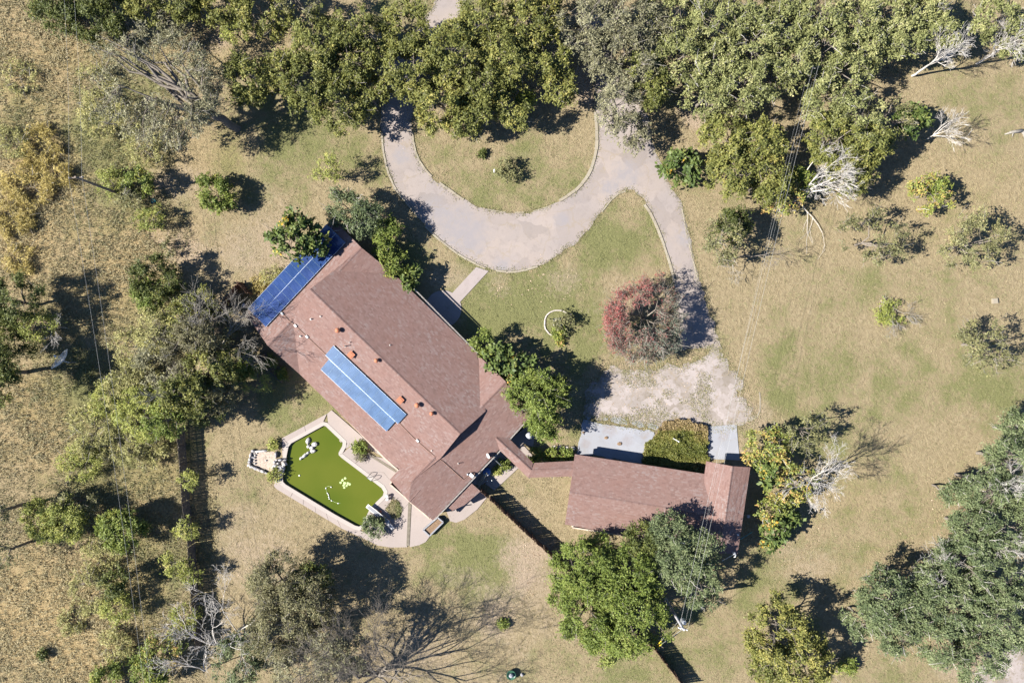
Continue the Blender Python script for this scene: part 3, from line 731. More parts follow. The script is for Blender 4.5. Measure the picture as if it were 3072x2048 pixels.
# covered walkway to the garage
bw = empty('covered_walkway', W(1594, 1405), 'narrow shingled covered walkway joining house and garage', 'walkway roof')
BR, BE = 2.8, 2.4
pB1 = plane((1487, 1313, BR), (1594, 1411, BR), (1556, 1339, BE)); pB2 = plane((1487, 1313, BR), (1594, 1411, BR), (1549, 1400, BE))
pB3 = plane((1594, 1411, BR), (1720, 1406, BR), (1599, 1388, BE)); pB4 = plane((1594, 1411, BR), (1720, 1406, BR), (1584, 1432, BE))
brf, _ = roof(bw, [('a', [(1487, 1313), (1522, 1309), (1599, 1388), (1594, 1411)], pB1), ('b', [(1487, 1313), (1594, 1411), (1584, 1432), (1499, 1350)], pB2), ('c', [(1594, 1411), (1599, 1388), (1723, 1382), (1723, 1406)], pB3), ('d', [(1594, 1411), (1722, 1406), (1717, 1428), (1584, 1432)], pB4)], .1)
ridge_caps(brf, bw, [(on(pB1, 1487, 1313), on(pB1, 1594, 1411)), (on(pB3, 1594, 1411), on(pB3, 1722, 1406))], .12)
mb = MB()
for x, y in ((1600, 1393), (1588, 1428), (1660, 1390), (1655, 1426), (1715, 1387), (1708, 1425), (1550, 1345), (1545, 1393)): mb.box(W(x, y, 1.17), (.1, .1, 2.3))
mb.obj('post', M['wood'], bw)
# garage
garage = empty('garage', W(1950, 1500), 'long detached garage with red brown shingle roof beside the white apron', 'garage')
GR, GE, GV = 3.3, 2.6, 3.75
pGN = plane((1709, 1477, GR), (1987, 1521.6, GR), (1725, 1362, GE)); pGS = plane((1709, 1477, GR), (1987, 1521.6, GR), (1695, 1572, GE))
pVW = plane((2196.5, 1397.7, GV), (2161, 1659, GV), (2120, 1383, 2.72)); pVE = plane((2196.5, 1397.7, GV), (2161, 1659, GV), (2251, 1401, 3.15))
grf, GPL = roof(garage, [('n', [(1725, 1362), (1709, 1477), (2160, 1549.3), (2168, 1429)], pGN), ('s', [(1709, 1477), (1695, 1572), (2140, 1656), (2160, 1549.3)], pGS),
                         ('w', [(2196.5, 1397.7), (2120, 1383), (2083, 1650), (2161, 1659)], pVW), ('e', [(2196.5, 1397.7), (2161, 1659), (2213, 1660.5), (2251, 1401)], pVE)])
ridge_caps(grf, garage, [(on(pGN, 1709, 1477), on(pGN, 2152, 1548)), (on(pVW, 2196.5, 1397.7), on(pVW, 2161, 1659))])
gb = [W(1735, 1380), W(1712, 1565), W(2100, 1625), W(2170, 1625), W(2205, 1408), W(2128, 1395), W(2120, 1435)]
mb = MB()
for i in range(len(gb)):
    a, b = gb[i], gb[(i + 1) % len(gb)]; mb.bar(a + Vector((0, 0, 1.2)), b + Vector((0, 0, 1.2)), .15, 2.4)
mb.obj('wall', M['brick_wall'], garage)
mb = MB(); mb.prism([p + Vector((0, 0, .1)) for p in gb], .1); mb.obj('floor_slab', M['walk'], garage)
w0 = on(pGN, 1712, 1477, -.18); wall(garage, [w0, on(pGN, 1727, 1366, -.18), on(pGN, 1727, 1366, -.6), on(pGS, 1699, 1570, -.6), on(pGS, 1699, 1570, -.18)])

# roof furniture
def vent(x, y, pl, sc, label):
    p = on(pl, x, y); root = empty('roof_vent', p, label, 'roof vent', 'round turbine vents along the house ridge')
    mb = MB(); mb.lathe(p + Vector((0, 0, -.1)), [(.15 * sc, 0), (.13 * sc, .34 * sc)], 12); mb.obj('pipe', M['terracotta'], root)
    mb = MB(); mb.lathe(p + Vector((0, 0, .24 * sc)), [(.16 * sc, 0), (.24 * sc, .10 * sc), (.24 * sc, .22 * sc), (.15 * sc, .33 * sc), (.02, .37 * sc)], 16); mb.obj('turbine', M['terracotta'], root, True)
    mb = MB()
    for k in range(10):
        a = k * .628; mb.box(p + Vector((.235 * sc * math.cos(a), .235 * sc * math.sin(a), .40 * sc)), (.03, .012, .13 * sc), Matrix.Rotation(a, 3, 'Z'))
    mb.obj('fins', M['terracotta'], root)
vent(1016, 991, pSW, 1.15, 'orange turbine vent furthest from the garage on the house roof'); vent(1131, 1081, pSW, .95, 'orange turbine vent just below the ridge between the two box vents')
vent(1253, 1214, pSW, 1.15, 'orange turbine vent beside the end of the smaller solar array'); vent(1296, 1239, pSW, .95, 'pale turbine vent next to the gable end of the ridge')
def boxvent(x, y, label):
    p = on(pSW, x, y); root = empty('roof_box_vent', p, label, 'roof vent', 'square orange box vents on the house roof')
    rot = Matrix.Rotation(R(-44), 3, 'Z'); mb = MB(); mb.box(p + Vector((0, 0, .12)), (.5, .5, .4), rot); mb.obj('base', M['terracotta'], root)
    mb = MB(); mb.box(p + Vector((0, 0, .34)), (.66, .66, .06), rot); mb.box(p + Vector((0, 0, .385)), (.4, .4, .03), rot); mb.obj('cap', M['terracotta'], root)
boxvent(1055, 1064, 'square orange box vent at the upper end of the small solar array'); boxvent(1202, 1199, 'square orange box vent at the lower end of the small solar array')
def pipe(x, y, pl, h, r, label, mat='gutter'):
    p = on(pl, x, y); root = empty('vent_pipe', p, label, 'vent pipe', 'thin plumbing vent pipes on the house roof')
    mb = MB(); mb.lathe(p + Vector((0, 0, -.08)), [(r, 0), (r, h + .08)], 8); mb.obj('stack', M[mat], root)
    mb = MB(); mb.lathe(p + Vector((0, 0, -.04)), [(r * 2.6, 0), (r * 2.4, .05), (r * 1.1, .12)], 10); mb.obj('flashing', M['gutter'], root)
for a in ((1036, 1038, pSW, .75, .05, 'tall thin vent pipe above the square vent, casting a long shadow', 'terracotta'), (1049, 1027, pSW, .3, .04, 'short pipe just above the tall vent pipe'), (933, 957, pSW, .32, .06, 'dark stub pipe near the ridge start by the wing'),
          (962, 949, pSW, .25, .05, 'small white pipe right of the dark stub near the ridge start'), (902, 1008, pSW, .25, .06, 'small pale pipe below the conduit junction boxes'), (1170, 1035, pNE, .2, .04, 'lone tiny pipe on the shaded roof side'),
          (1295, 1351, pSW, .2, .045, 'tiny pipe by the conduit near the gable shadow'), (1375, 1389, pSE2, .4, .04, 'thin pipe on the lower roof wing between conduit and gutter')): pipe(*a)
def conduit(pts, boxes, label):
    P = [on(pl, x, y, .06) for x, y, pl in pts]; root = empty('roof_conduit', P[0], label, 'conduit', 'electrical conduits run over the roof')
    mb = MB(); mb.tube(P, .03, 6); mb.obj('pipe', M['copper'], root)
    for x, y, pl in boxes:
        mb = MB(); p = on(pl, x, y, .1); mb.box(p, (.34, .2, .16), Matrix.Rotation(R(-45), 3, 'Z')); mb.box(p + Vector((0, 0, .085)), (.2, .12, .03), Matrix.Rotation(R(-45), 3, 'Z')); mb.obj('junction_box', M['white_metal'], root)
conduit([(846, 939, pNW1), (872, 966, pNW1), (886.7, 977, pSW), (921.5, 1010, pSW), (978, 1063, pSW)], [(847, 941, pNW1), (887, 977, pSW), (921.5, 1010, pSW)], 'brown conduit with white boxes between the two solar arrays')
conduit([(1197, 1267, pSW), (1240, 1312, pSW), (1285, 1352, pSW), (1302, 1366, pSW), (1330, 1384, pSE2), (1390, 1438, pSE2), (1405, 1424, pSE2)], [(1253, 1321, pSW)], 'brown conduit from the small solar array down to the eave meter')
# dish and meter at the eave
p = on(pSE2, 1415, 1424, .1); root = empty('electric_meter', p, 'white meter cabinet with round cap where the conduit meets the gutter', 'meter')
mb = MB(); mb.box(p + Vector((0, 0, .12)), (.5, .34, .3), Matrix.Rotation(R(-42), 3, 'Z')); mb.obj('cabinet', M['white_metal'], root)
mb = MB(); mb.lathe(p + Vector((-.42, .12, .0)), [(.1, 0), (.13, .1), (.12, .28), (.02, .34)], 12); mb.obj('round_cap', M['galv'], root, True)
mb = MB(); mb.tube([p + Vector((.35, .2, .0)), p + Vector((.35, .2, .5)), p + Vector((.3, .3, .58)), p + Vector((.42, .32, .3))], .045, 8); mb.obj('weatherhead', M['copper'], root)
p = on(pSE2, 1468, 1364); root = empty('satellite_dish', p, 'small satellite dish on a bent arm at the lower roof eave', 'satellite dish')
mb = MB(); mb.tube([p + Vector((.7, .2, -.05)), p + Vector((.35, .12, .25)), p + Vector((0, 0, .32))], .035, 8); mb.tube([p + Vector((.75, -.2, 0)), p + Vector((.35, -.1, .25))], .025, 6); mb.obj('arm', M['dark_metal'], root)
rotd = Vector((-.8, -.3, .5)).to_track_quat('Z', 'Y').to_matrix(); mb = MB(); mb.lathe(p + Vector((-.05, -.02, .32)), [(.02, 0), (.14, .02), (.25, .06), (.3, .11), (.285, .11), (.14, .035), (.01, .02)], 18, 0, rotd); mb.obj('reflector', M['white_metal'], root, True)
mb = MB(); mb.tube([p + Vector((-.05, -.02, .3)), p + rotd @ Vector((0, -.1, .35)) + Vector((0, 0, .3))], .02, 6); mb.box(p + rotd @ Vector((0, -.1, .36)) + Vector((0, 0, .3)), (.08, .08, .1)); mb.obj('feed_horn', M['galv'], root)

# solar arrays
def pv_mesh(pw, ph, cells):
    mb = MB(); mb.box((0, 0, 0), (pw - .05, ph - .05, .03)); g = mb.mesh('panel', cells)
    mb = MB()
    for s in (-1, 1): mb.box((s * (pw / 2 - .008), 0, .002), (.013, ph - .006, .04)); mb.box((0, s * (ph / 2 - .014), .002), (pw - .05, .02, .04))
    mb.m = [0] * 6 + [1] * 6 + [0] * 6 + [1] * 6 if False else [1] * 6 + [0] * 6 + [1] * 6 + [0] * 6
    return g, mb.mesh('panel_frame', [M['pv_frame'], M['pv_seam']])
def array(label, rows, pl, mat, lift):
    """rows: (start corner upper, start corner lower, end corner upper, end corner lower, n)"""
    A0 = on(pl, *rows[0][0], lift); root = empty('solar_array', A0, label, 'solar array', 'solar arrays on the house roof')
    for a, b, c, d, k in rows:
        a, b, c, d = [on(pl, *q, lift) for q in (a, b, c, d)]; x = ((c - a) + (d - b)) / 2; pw = x.length / k; x.normalize()
        y = ((a - b) + (c - d)) / 2; ph = y.length; y = (y - x * y.dot(x)).normalized(); z = x.cross(y)
        if z.z < 0: y = -y; z = -z
        m3 = Matrix((x, y, z)).transposed(); g, fr = pv_mesh(pw, ph, mat)
        for i in range(k):
            c0 = (a + b) / 2 * (1 - (i + .5) / k) + (c + d) / 2 * ((i + .5) / k)
            mt = m3.to_4x4(); mt.translation = c0 - root.location; o = obj('panel', g, root, None, mt); obj('frame', fr, o)
        mb = MB()
        for t in (.22, .78):
            p = a.lerp(b, t) - z * .06; q = c.lerp(d, t) - z * .06; mb.bar(p, q, .05, .06)
        mb.obj('rail', M['pv_frame'], root)
mid = lambda p, q: ((p[0] + q[0]) / 2, (p[1] + q[1]) / 2)
t0, t1, b1_, b0_ = (980.8, 672.7), (1038.5, 728.2), (800, 979.6), (744.6, 927)
m0, m1 = mid(t0, t1), mid(b0_, b1_)
array('large dark blue solar array on the wing roof partly under a tree', [(b0_, m1, t0, m0, 13), (m1, b1_, m0, t1, 13)], pNW1, M['pv_dark'], .2)
array('smaller light blue solar array on the middle of the main roof', [((1002, 1037), (977, 1064), (1221, 1242.5), (1194, 1270.5), 11), ((989, 1077), (963, 1107), (1187, 1263), (1161, 1293), 10)], pSW, M['pv_sky_tint'], .2)
# ------------------------------------------------------------------ trees and shrubs
def norm(a): return a / np.maximum(np.linalg.norm(a, axis=-1, keepdims=True), 1e-9)

def tubes(P, Rd, k=4):
    """P (B,n,3) polylines, Rd (B,n) radii -> vertices and quads"""
    B, n, _ = P.shape
    t = norm(np.gradient(P, axis=1)); ref = np.where(np.abs(t[:, :1, 2:3]) < .85, np.array([0, 0, 1.]), np.array([1., 0, 0]))
    u = norm(np.cross(t, np.broadcast_to(ref, t.shape))); w = np.cross(t, u)
    a = np.arange(k) * 2 * math.pi / k
    V = P[:, :, None] + Rd[:, :, None, None] * (u[:, :, None] * np.cos(a)[None, None, :, None] + w[:, :, None] * np.sin(a)[None, None, :, None])
    i = np.arange(B * n * k).reshape(B, n, k); j = np.roll(i, -1, 2)
    q = np.stack([i[:, :-1], j[:, :-1], j[:, 1:], i[:, 1:]], -1).reshape(-1, 4)
    return V.reshape(-1, 3), q

def join(*vq):
    V, Q, b = [], [], 0
    for v, q in vq: V.append(v); Q.append(q + b); b += len(v)
    return np.concatenate(V), np.concatenate(Q)

def skeleton(rng, start, dirn, length, rad, levels, kids=(4, 6), spread=.75, lift=.1, shrink=.62, wig=.16, rmin=.010, flat=1.0):
    """bare branching wood: list of (5,3) polylines and radii"""
    PL, RL = [], []
    cur = [(np.array(start, float), norm(np.array(dirn, float)), length, rad)]
    for lv in range(levels):
        nxt = []
        for p, d, L, r in cur:
            pts = [p]; dd = d.copy()
            for s in range(4):
                dd = norm(dd + rng.normal(0, wig, 3) * [1, 1, flat] + [0, 0, lift * .3]); pts.append(pts[-1] + dd * L / 4)
            pts = np.array(pts); r1 = max(r * .45, rmin * .7)
            PL.append(pts); RL.append(np.linspace(r, r1, 5))
            if lv < levels - 1:
                m = rng.integers(kids[0], kids[1] + 1)
                for c in range(m):
                    f = rng.uniform(.3, 1.0) if c else 1.0; i = min(int(f * 4), 3); q = pts[i] + (pts[i + 1] - pts[i]) * (f * 4 - i)
                    ax = norm(rng.normal(0, 1, 3) * [1, 1, flat]); tdir = norm(pts[min(i + 1, 4)] - pts[i]); side = norm(ax - tdir * (ax @ tdir))
                    nd = norm(tdir * math.cos(spread) + side * math.sin(spread) * rng.uniform(.6, 1.25) + [0, 0, lift])
                    nxt.append((q, nd, L * shrink * rng.uniform(.7, 1.2), max(r * (1 - .5 * f) * .62, rmin)))
        cur = nxt
    return np.array(PL), np.array(RL)

def leafquads(c, n, t, L, w):
    n = norm(n); t = norm(t - n * (t * n).sum(1, keepdims=True)); b = np.cross(n, t)
    L = L[:, None]; w = w[:, None]
    V = np.stack([c - t * L * .5, c + b * w * .5, c + t * L * .5 - n * L * .12, c - b * w * .5], 1).reshape(-1, 3)
    return V, np.arange(len(V)).reshape(-1, 4)

def LM(name, stops, trans=.3): return leaf_mat(name, stops, trans)
SP = {  # leaf colour ramp, leaf length, width, clump radius, leaves per square metre of clump, clump crowding, bare twig amount
 'oak':      dict(m=LM('olive_oak_leaves', [(0, (0.077, 0.087, 0.025)), (.4, (0.141, 0.152, 0.040)), (.75, (0.212, 0.209, 0.058)), (1, (0.308, 0.268, 0.077))]), L=.24, w=.14, cs=.56, dens=118, mult=2.2, tw=.5, bark='grey_twig'),
 'paleoak':  dict(m=LM('pale_olive_leaves', [(0, (0.103, 0.111, 0.043)), (.4, (0.176, 0.191, 0.071)), (.75, (0.259, 0.264, 0.106)), (1, (0.367, 0.347, 0.164))]), L=.22, w=.13, cs=.54, dens=108, mult=2.2, tw=.8, bark='pale_bark'),
 'greyoak':  dict(m=LM('grey_olive_leaves', [(0, (0.114, 0.112, 0.065)), (.5, (0.194, 0.186, 0.108)), (.85, (0.265, 0.255, 0.151)), (1, (0.358, 0.337, 0.215))]), L=.21, w=.11, cs=.72, dens=76, mult=2.0, tw=2.0, bark='grey_twig'),
 'liveoak':  dict(m=LM('grey_green_leaves', [(0, (0.061, 0.085, 0.039)), (.45, (0.126, 0.157, 0.072)), (.8, (0.191, 0.221, 0.105)), (1, (0.273, 0.294, 0.160))]), L=.20, w=.10, cs=.60, dens=150, mult=2.3, tw=.5, bark='pale_bark'),
 'juniper':  dict(m=LM('bright_juniper_sprays', [(0, (0.067, 0.093, 0.022)), (.4, (0.127, 0.168, 0.034)), (.75, (0.186, 0.226, 0.049)), (1, (0.254, 0.268, 0.082))]), L=.26, w=.10, cs=.60, dens=165, mult=2.5, tw=.25, bark='grey_twig'),
 'cedar':    dict(m=LM('dark_cedar_sprays', [(0, (0.046, 0.060, 0.018)), (.45, (0.090, 0.109, 0.029)), (.8, (0.146, 0.161, 0.040)), (1, (0.212, 0.198, 0.058))]), L=.26, w=.10, cs=.62, dens=150, mult=2.3, tw=.2, bark='bark'),
 'mesquite': dict(m=LM('yellow_green_feathery_leaves', [(0, (0.155, 0.184, 0.045)), (.45, (0.244, 0.266, 0.066)), (.8, (0.331, 0.339, 0.086)), (1, (0.443, 0.397, 0.127))]), L=.22, w=.085, cs=.54, dens=100, mult=2.1, tw=.5, bark='grey_twig'),
 'brush':    dict(m=LM('dusty_brush_leaves', [(0, (0.201, 0.195, 0.075)), (.5, (0.300, 0.291, 0.112)), (.85, (0.402, 0.371, 0.150)), (1, (0.547, 0.459, 0.209))]), L=.20, w=.08, cs=.48, dens=90, mult=2.0, tw=.5, bark='grey_twig'),
 'thin':     dict(m=LM('sparse_dull_leaves', [(0, (0.099, 0.100, 0.048)), (.5, (0.165, 0.165, 0.073)), (.85, (0.248, 0.234, 0.105)), (1, (0.346, 0.285, 0.135))]), L=.22, w=.12, cs=.62, dens=66, mult=1.2, tw=1.4, bark='grey_twig'),
 'bright':   dict(m=LM('bright_green_leaves', [(0, (0.088, 0.122, 0.027)), (.45, (0.152, 0.190, 0.040)), (.8, (0.227, 0.251, 0.055)), (1, (0.367, 0.322, 0.077))]), L=.24, w=.12, cs=.55, dens=120, mult=2.3, tw=.2, bark='grey_twig'),
 'castor':   dict(m=LM('broad_green_leaves', [(0, (0.054, 0.084, 0.024)), (.5, (0.102, 0.139, 0.038)), (.86, (0.180, 0.195, 0.050)), (.93, (0.481, 0.311, 0.041)), (1, (0.625, 0.301, 0.041))]), L=.46, w=.28, cs=.55, dens=40, mult=1.9, tw=.3, bark='grey_twig'),
 'autumn':   dict(m=LM('autumn_leaves', [(0, (0.096, 0.126, 0.036)), (.4, (0.167, 0.199, 0.047)), (.66, (0.246, 0.246, 0.062)), (.8, (0.335, 0.272, 0.078)), (1, (0.407, 0.240, 0.098))]), L=.27, w=.14, cs=.52, dens=62, mult=1.7, tw=.6, bark='pale_bark'),
 'gold':     dict(m=LM('golden_weed_stalks', [(0, (0.229, 0.190, 0.060)), (.5, (0.384, 0.307, 0.102)), (1, (0.553, 0.444, 0.168))]), L=.30, w=.06, cs=.55, dens=80, mult=2.0, tw=.4, bark='grey_twig'),
 'red':      dict(m=LM('scarlet_berry_twigs', [(0, (0.089, 0.113, 0.081)), (.3, (0.131, 0.147, 0.108)), (.55, (0.199, 0.124, 0.103)), (.8, (0.247, 0.096, 0.086)), (1, (0.302, 0.081, 0.076))]), L=.17, w=.07, cs=.6, dens=62, mult=1.9, tw=3.0, bark='grey_twig'),
 'brown':    dict(m=LM('brown_dry_leaves', [(0, (0.108, 0.099, 0.053)), (.5, (0.170, 0.159, 0.083)), (.85, (0.215, 0.211, 0.100)), (1, (0.295, 0.259, 0.141))]), L=.18, w=.09, cs=.66, dens=150, mult=2.6, tw=2.0, bark='grey_twig'),
}

def plant(sp, dx, dy, r, h, label, name, group=None, seed=None, base=None, rz=None, dens=1., tw=None, mult=1., tilt=0., limb=1., open_=0., cat=None):
    """a tree or shrub: dx, dy, r = centre and radius of its crown in the photograph (display pixels), h = height in metres"""
    s = SP[sp]; seed = seed if seed is not None else int(dx * 7 + dy * 13); rng = np.random.default_rng(seed)
    zc = .64 * h if h > 2.2 else .5 * h
    k = (H - zc) / H
    c = np.array(D(dx, dy, zc)); rw = r / (S / DK) * k; rz = rz or min(.40 * h, rw * .85)
    b = np.array(D(*base)) if base else np.array([c[0], c[1], 0.]) + np.append(rng.normal(0, .06 * rw, 2), 0)
    tw = s['tw'] if tw is None else tw
    root = empty(name, Vector(b), label, cat or ('tree' if h > 2.6 else 'shrub'), group)
    C = c - b                                     # everything relative to the base
    cs = min(s['cs'] * 1.12, rw * .38); tone = rng.normal(0, .065)
    nC = int(.86 * s['mult'] * mult * (rw / cs) ** 2 * (1.0 if rw > 1.2 else 1.25)) + 5
    # lobed outline
    ud = norm(rng.normal(size=(7, 3))); am = rng.uniform(-.28, .30, 7)
    d = norm(rng.normal(size=(nC * 3, 3)) * [1, 1, .8]); d = d[d[:, 2] > -.30][:nC]
    f = 1 + (am * np.clip(d @ ud.T, 0, 1) ** 3).sum(1)
    rad = rng.uniform(.42 - .2 * open_, 1.0, len(d)) ** .55 * f
    rad *= np.where(rng.random(len(d)) < .07, rng.uniform(1.03, 1.16, len(d)), 1)
    CC = C + d * rad[:, None] * [rw * .9, rw * .9, rz]
    CC[:, 2] = np.maximum(CC[:, 2], .12)
    # limbs
    fork = np.array([C[0] * .30, C[1] * .30, max(.2 * h, C[2] - rz * .95)])
    nl = int(np.clip(rw * 1.6, 4, 11) * (1.5 if limb > 1 else 1)); far = np.argsort(-rad * (d[:, 2] + 1.1) * rng.uniform(.6, 1, len(d)))[:nl]
    P, Rr = [], []; r0 = .035 * h ** .9 * (.6 + .12 * rw)
    r0 = min(max(r0, .03), .34) * limb
    if h > 1.2:
        pts = np.array([[0, 0, -.1], fork * .3, fork * .6 + np.append(rng.normal(0, .05, 2), 0), fork * .85, fork]); pts[1:4, :2] += rng.normal(0, .05, (3, 2))
        P.append(pts); Rr.append(np.linspace(r0, r0 * .8, 5))
    for i in far:
        e = CC[i]; m = fork + (e - fork) * np.linspace(0, 1, 5)[:, None]; m[:, 2] += np.array([0, .12, .16, .10, 0]) * rz * rng.uniform(.2, 1)
        m[1:4] += rng.normal(0, .07 * rw, (3, 3)); P.append(m); Rr.append(np.linspace(r0 * .55, .022 * limb, 5))
    LP = np.array(P[-nl:]).reshape(-1, 3); 
    dist = ((CC[:, None] - LP[None]) ** 2).sum(2); near = LP[dist.argmin(1)]
    tt = np.linspace(0, 1, 5)[None, :, None]; TP = near[:, None] + (CC - near)[:, None] * tt; TP[:, 1:4] += rng.normal(0, .08 * cs + .03, (len(CC), 3, 3))
    TR = np.broadcast_to(np.linspace(.030, .012, 5), (len(CC), 5)) * min(1, .4 + h / 8) * limb
    v1 = tubes(np.array(P), np.array(Rr), 6); v2 = tubes(TP, TR, 3)
    V, Q = join(v1, v2); obj('trunk', quads_mesh('trunk', V, Q, smooth=True), root, M['bark'])
    if tw > 0:                                    # visible bare twigs standing out of the crown
        nt = int(tw * nC * .9); ii = rng.integers(0, len(CC), nt); p = CC[ii] + rng.normal(0, cs * .35, (nt, 3))
        out = norm(norm(p - (C - [0, 0, rz * .5])) + rng.normal(0, .55, (nt, 3))); ln = rng.uniform(.5, 1.25, nt) * min(1, .35 + rw / 4)
        pts = np.stack([p + out * (ln * q)[:, None] + rng.normal(0, .05, (nt, 3)) * (q > 0) for q in (-.35, 0, .35, .7, 1.)], 1)
        ra = np.broadcast_to(np.linspace(.024, .010, 5), (nt, 5)) * rng.uniform(.7, 1.5, (nt, 1))
        V, Q = tubes(pts, ra, 3); obj('twigs', quads_mesh('twigs', V, Q), root, M[s['bark']])['kind'] = 'stuff'
    # leaves: each clump carries a few sprays, each spray a handful of leaves facing much the same way
    sz = rng.uniform(.65, 1.3, len(CC)) * cs; per = 9
    cnt = np.maximum(3, (1.12 * s['dens'] * dens * math.pi * sz ** 2 / per).astype(int)); ic = np.repeat(np.arange(len(CC)), cnt); nS = len(ic)
    g = rng.normal(size=(nS, 3)) * [.44, .44, .33]; sp_ = CC[ic] + g * sz[ic][:, None]; sn = norm(rng.normal(size=(nS, 3)) * .56 + [-.28, -.05, .90] + d[ic] * .35)
    ss = rng.uniform(.10, .20, nS) * (.6 + s['L'] * 1.7)
    iS = np.repeat(np.arange(nS), per); ii = ic[iS]; nL = len(iS)
    q = rng.normal(size=(nL, 3)); q -= sn[iS] * (q * sn[iS]).sum(1, keepdims=True) * .65; lp = sp_[iS] + q * ss[iS][:, None]
    lp[:, 2] = np.maximum(lp[:, 2], .03)
    nrm = sn[iS] + rng.normal(size=(nL, 3)) * .46
    sc = rng.uniform(.6, 1.3, nL)
    V, Q = leafquads(lp, nrm, q + rng.normal(size=(nL, 3)) * .3, s['L'] * sc, s['w'] * sc)
    cl = rng.normal(0, .13, len(CC))[ii] + rng.normal(0, .10, nS)[iS]
    tint = np.clip(.44 + tone + cl + rng.normal(0, .12, nL) + (rng.random(nL) < .05) * .3, 0, 1)
    if sp in ('autumn', 'castor'):
        hot = (rng.random(len(CC)) < (.13 if sp == 'autumn' else .06))[ii]; tint = np.clip(np.where(hot, .80 + rng.normal(0, .12, nL), tint * (.85 if sp == 'castor' else 1.05)), 0, 1)
    if sp == 'red':
        side = np.clip(-(lp[:, 0] - C[0]) / rw * .36 + .22 * (lp[:, 1] - C[1]) / rw + .50 + rng.normal(0, .16, nS)[iS], 0, 1); tint = np.clip(side + rng.normal(0, .18, nL), 0, 1)
    obj('crown', quads_mesh('crown', V, Q, tint), root, s['m'])
    return root

def dead(dx, dy, ex, ey, h0, h1, label, seed, levels=4, rad=.12, name='dead_tree', spread=.55, kids=(4, 6), mat='pale_bark', group=None, wig=.17, lift=.05, flat=.8, shrink=.60, n=1, cat='tree', foot=None):
    """bare dead wood: from (dx,dy) at height h0 towards (ex,ey) at height h1"""
    a = np.array(D(dx, dy, h0)); e = np.array(D(ex, ey, h1)); rng = np.random.default_rng(seed)
    root = empty(name, Vector((a[0], a[1], 0)), label, cat, group); o = np.array(root.location)
    PL, RL = [], []
    L = np.linalg.norm(e - a)
    for q in range(n):
        dv = (e - a) / L; th = (q - (n - 1) / 2) * (.9 if n < 4 else 2.7 / n if n < 7 else .62); dv = np.array([dv[0] * math.cos(th) - dv[1] * math.sin(th), dv[0] * math.sin(th) + dv[1] * math.cos(th), dv[2]])
        p, r = skeleton(rng, a - o, dv, L * rng.uniform(.8, 1.0), rad, levels, kids, spread, lift, shrink, wig, .013, flat); PL.append(p); RL.append(r)
    p = np.concatenate(PL); r = np.concatenate(RL); p[:, :, 2] = np.maximum(p[:, :, 2], .04)
    t = np.linspace(0, 1, 5)[:, None]; st = np.array([0, 0, -.1]) * (1 - t) + (a - o) * t; st[1:4, :2] += rng.normal(0, .05, (3, 2))
    big = r[:, 0] > .035
    vq = [tubes(st[None], np.linspace(rad * 1.5, rad * 1.05, 5)[None], 7)] if h0 > .3 else []
    vq.append(tubes(p[big], r[big], 6)); V, Q = join(*vq); obj('trunk', quads_mesh('trunk', V, Q, smooth=True), root, M[mat])
    if (~big).any():
        V, Q = tubes(p[~big], r[~big], 3); obj('branches', quads_mesh('branches', V, Q), root, M[mat])['kind'] = 'stuff'
    return root
# ------------------------------------------------------------------ every tree and shrub in the photograph
G1 = 'oaks in the belt along the top of the property'; G2 = 'pale olive trees massed at upper right'; G3 = 'brush and small trees in the rough field'; G4 = 'live oaks at lower right'; G5 = 'shrubs growing against the house'
T = plant
# top left corner
T('cedar', 125, 12, 52, 5, 'dark green cedar cut by the top edge, leftmost in the corner clump', 'cedar_tree', G3)
T('cedar', 195, 42, 58, 5, 'dark green cedar in the middle of the top left clump', 'cedar_tree', G3)
T('cedar', 262, 28, 50, 5, 'dark cedar at the right side of the top left corner clump', 'cedar_tree', G3)
T('oak', 335, 20, 44, 5, 'small olive oak at the top edge right of the dark cedars', 'oak_tree', G3)
T('greyoak', 380, 66, 46, 3.5, 'grey twiggy bush just below the top left cedars', 'brush_shrub', G3)
T('oak', 432, 8, 50, 5.5, 'olive oak on the top edge above the bare straw patch', 'oak_tree', G3)
T('mesquite', 540, 72, 42, 3.5, 'pale feathery mesquite beside the tree shadow near the top edge', 'mesquite_tree', G3)
T('oak', 510, 12, 52, 5.5, 'olive oak on the top edge right of the dark gap', 'oak_tree', G3)
T('oak', 600, 20, 62, 6, 'broad olive oak on the top edge left of the strong branch shadows', 'oak_tree', G1)
T('thin', 690, 2, 52, 8, 'sparse tree mostly above the frame casting branching shadows on grass', 'oak_tree', G1, open_=1)
T('greyoak', 395, 218, 150, 9.5, 'huge grey twiggy tree with thin foliage and long radiating limb shadows', 'mesquite_tree', None, base=(545, 296), rz=2.6, dens=.75, tw=3.0, mult=1.0, open_=.7, limb=1.5)
T('brush', 232, 262, 60, 2.6, 'dusty green brush left of the huge grey tree', 'brush_shrub', G3)
T('brush', 330, 330, 55, 2.4, 'dusty brush below the huge grey tree', 'brush_shrub', G3, dens=.7)
T('brush', 215, 190, 48, 2.2, 'low dusty bush at the upper left of the huge grey tree', 'brush_shrub', G3, dens=.6)
T('gold', 92, 335, 46, 1.4, 'mound of golden brown weeds above the yellow weed patch', 'weed_clump', G3)
T('gold', 60, 425, 60, 1.4, 'large golden weed mound at the middle of the yellow patch', 'weed_clump', G3)
T('gold', 120, 400, 50, 1.3, 'golden weeds next to the top of the left utility pole', 'weed_clump', G3)
T('gold', 28, 500, 55, 1.3, 'golden weed mound cut by the left edge', 'weed_clump', G3)
T('gold', 40, 590, 38, 1.0, 'lowest golden weed patch at the left edge', 'weed_clump', G3)
T('brush', 30, 330, 46, 1.6, 'greenish weeds on the left edge above the golden mounds', 'weed_clump', G3)
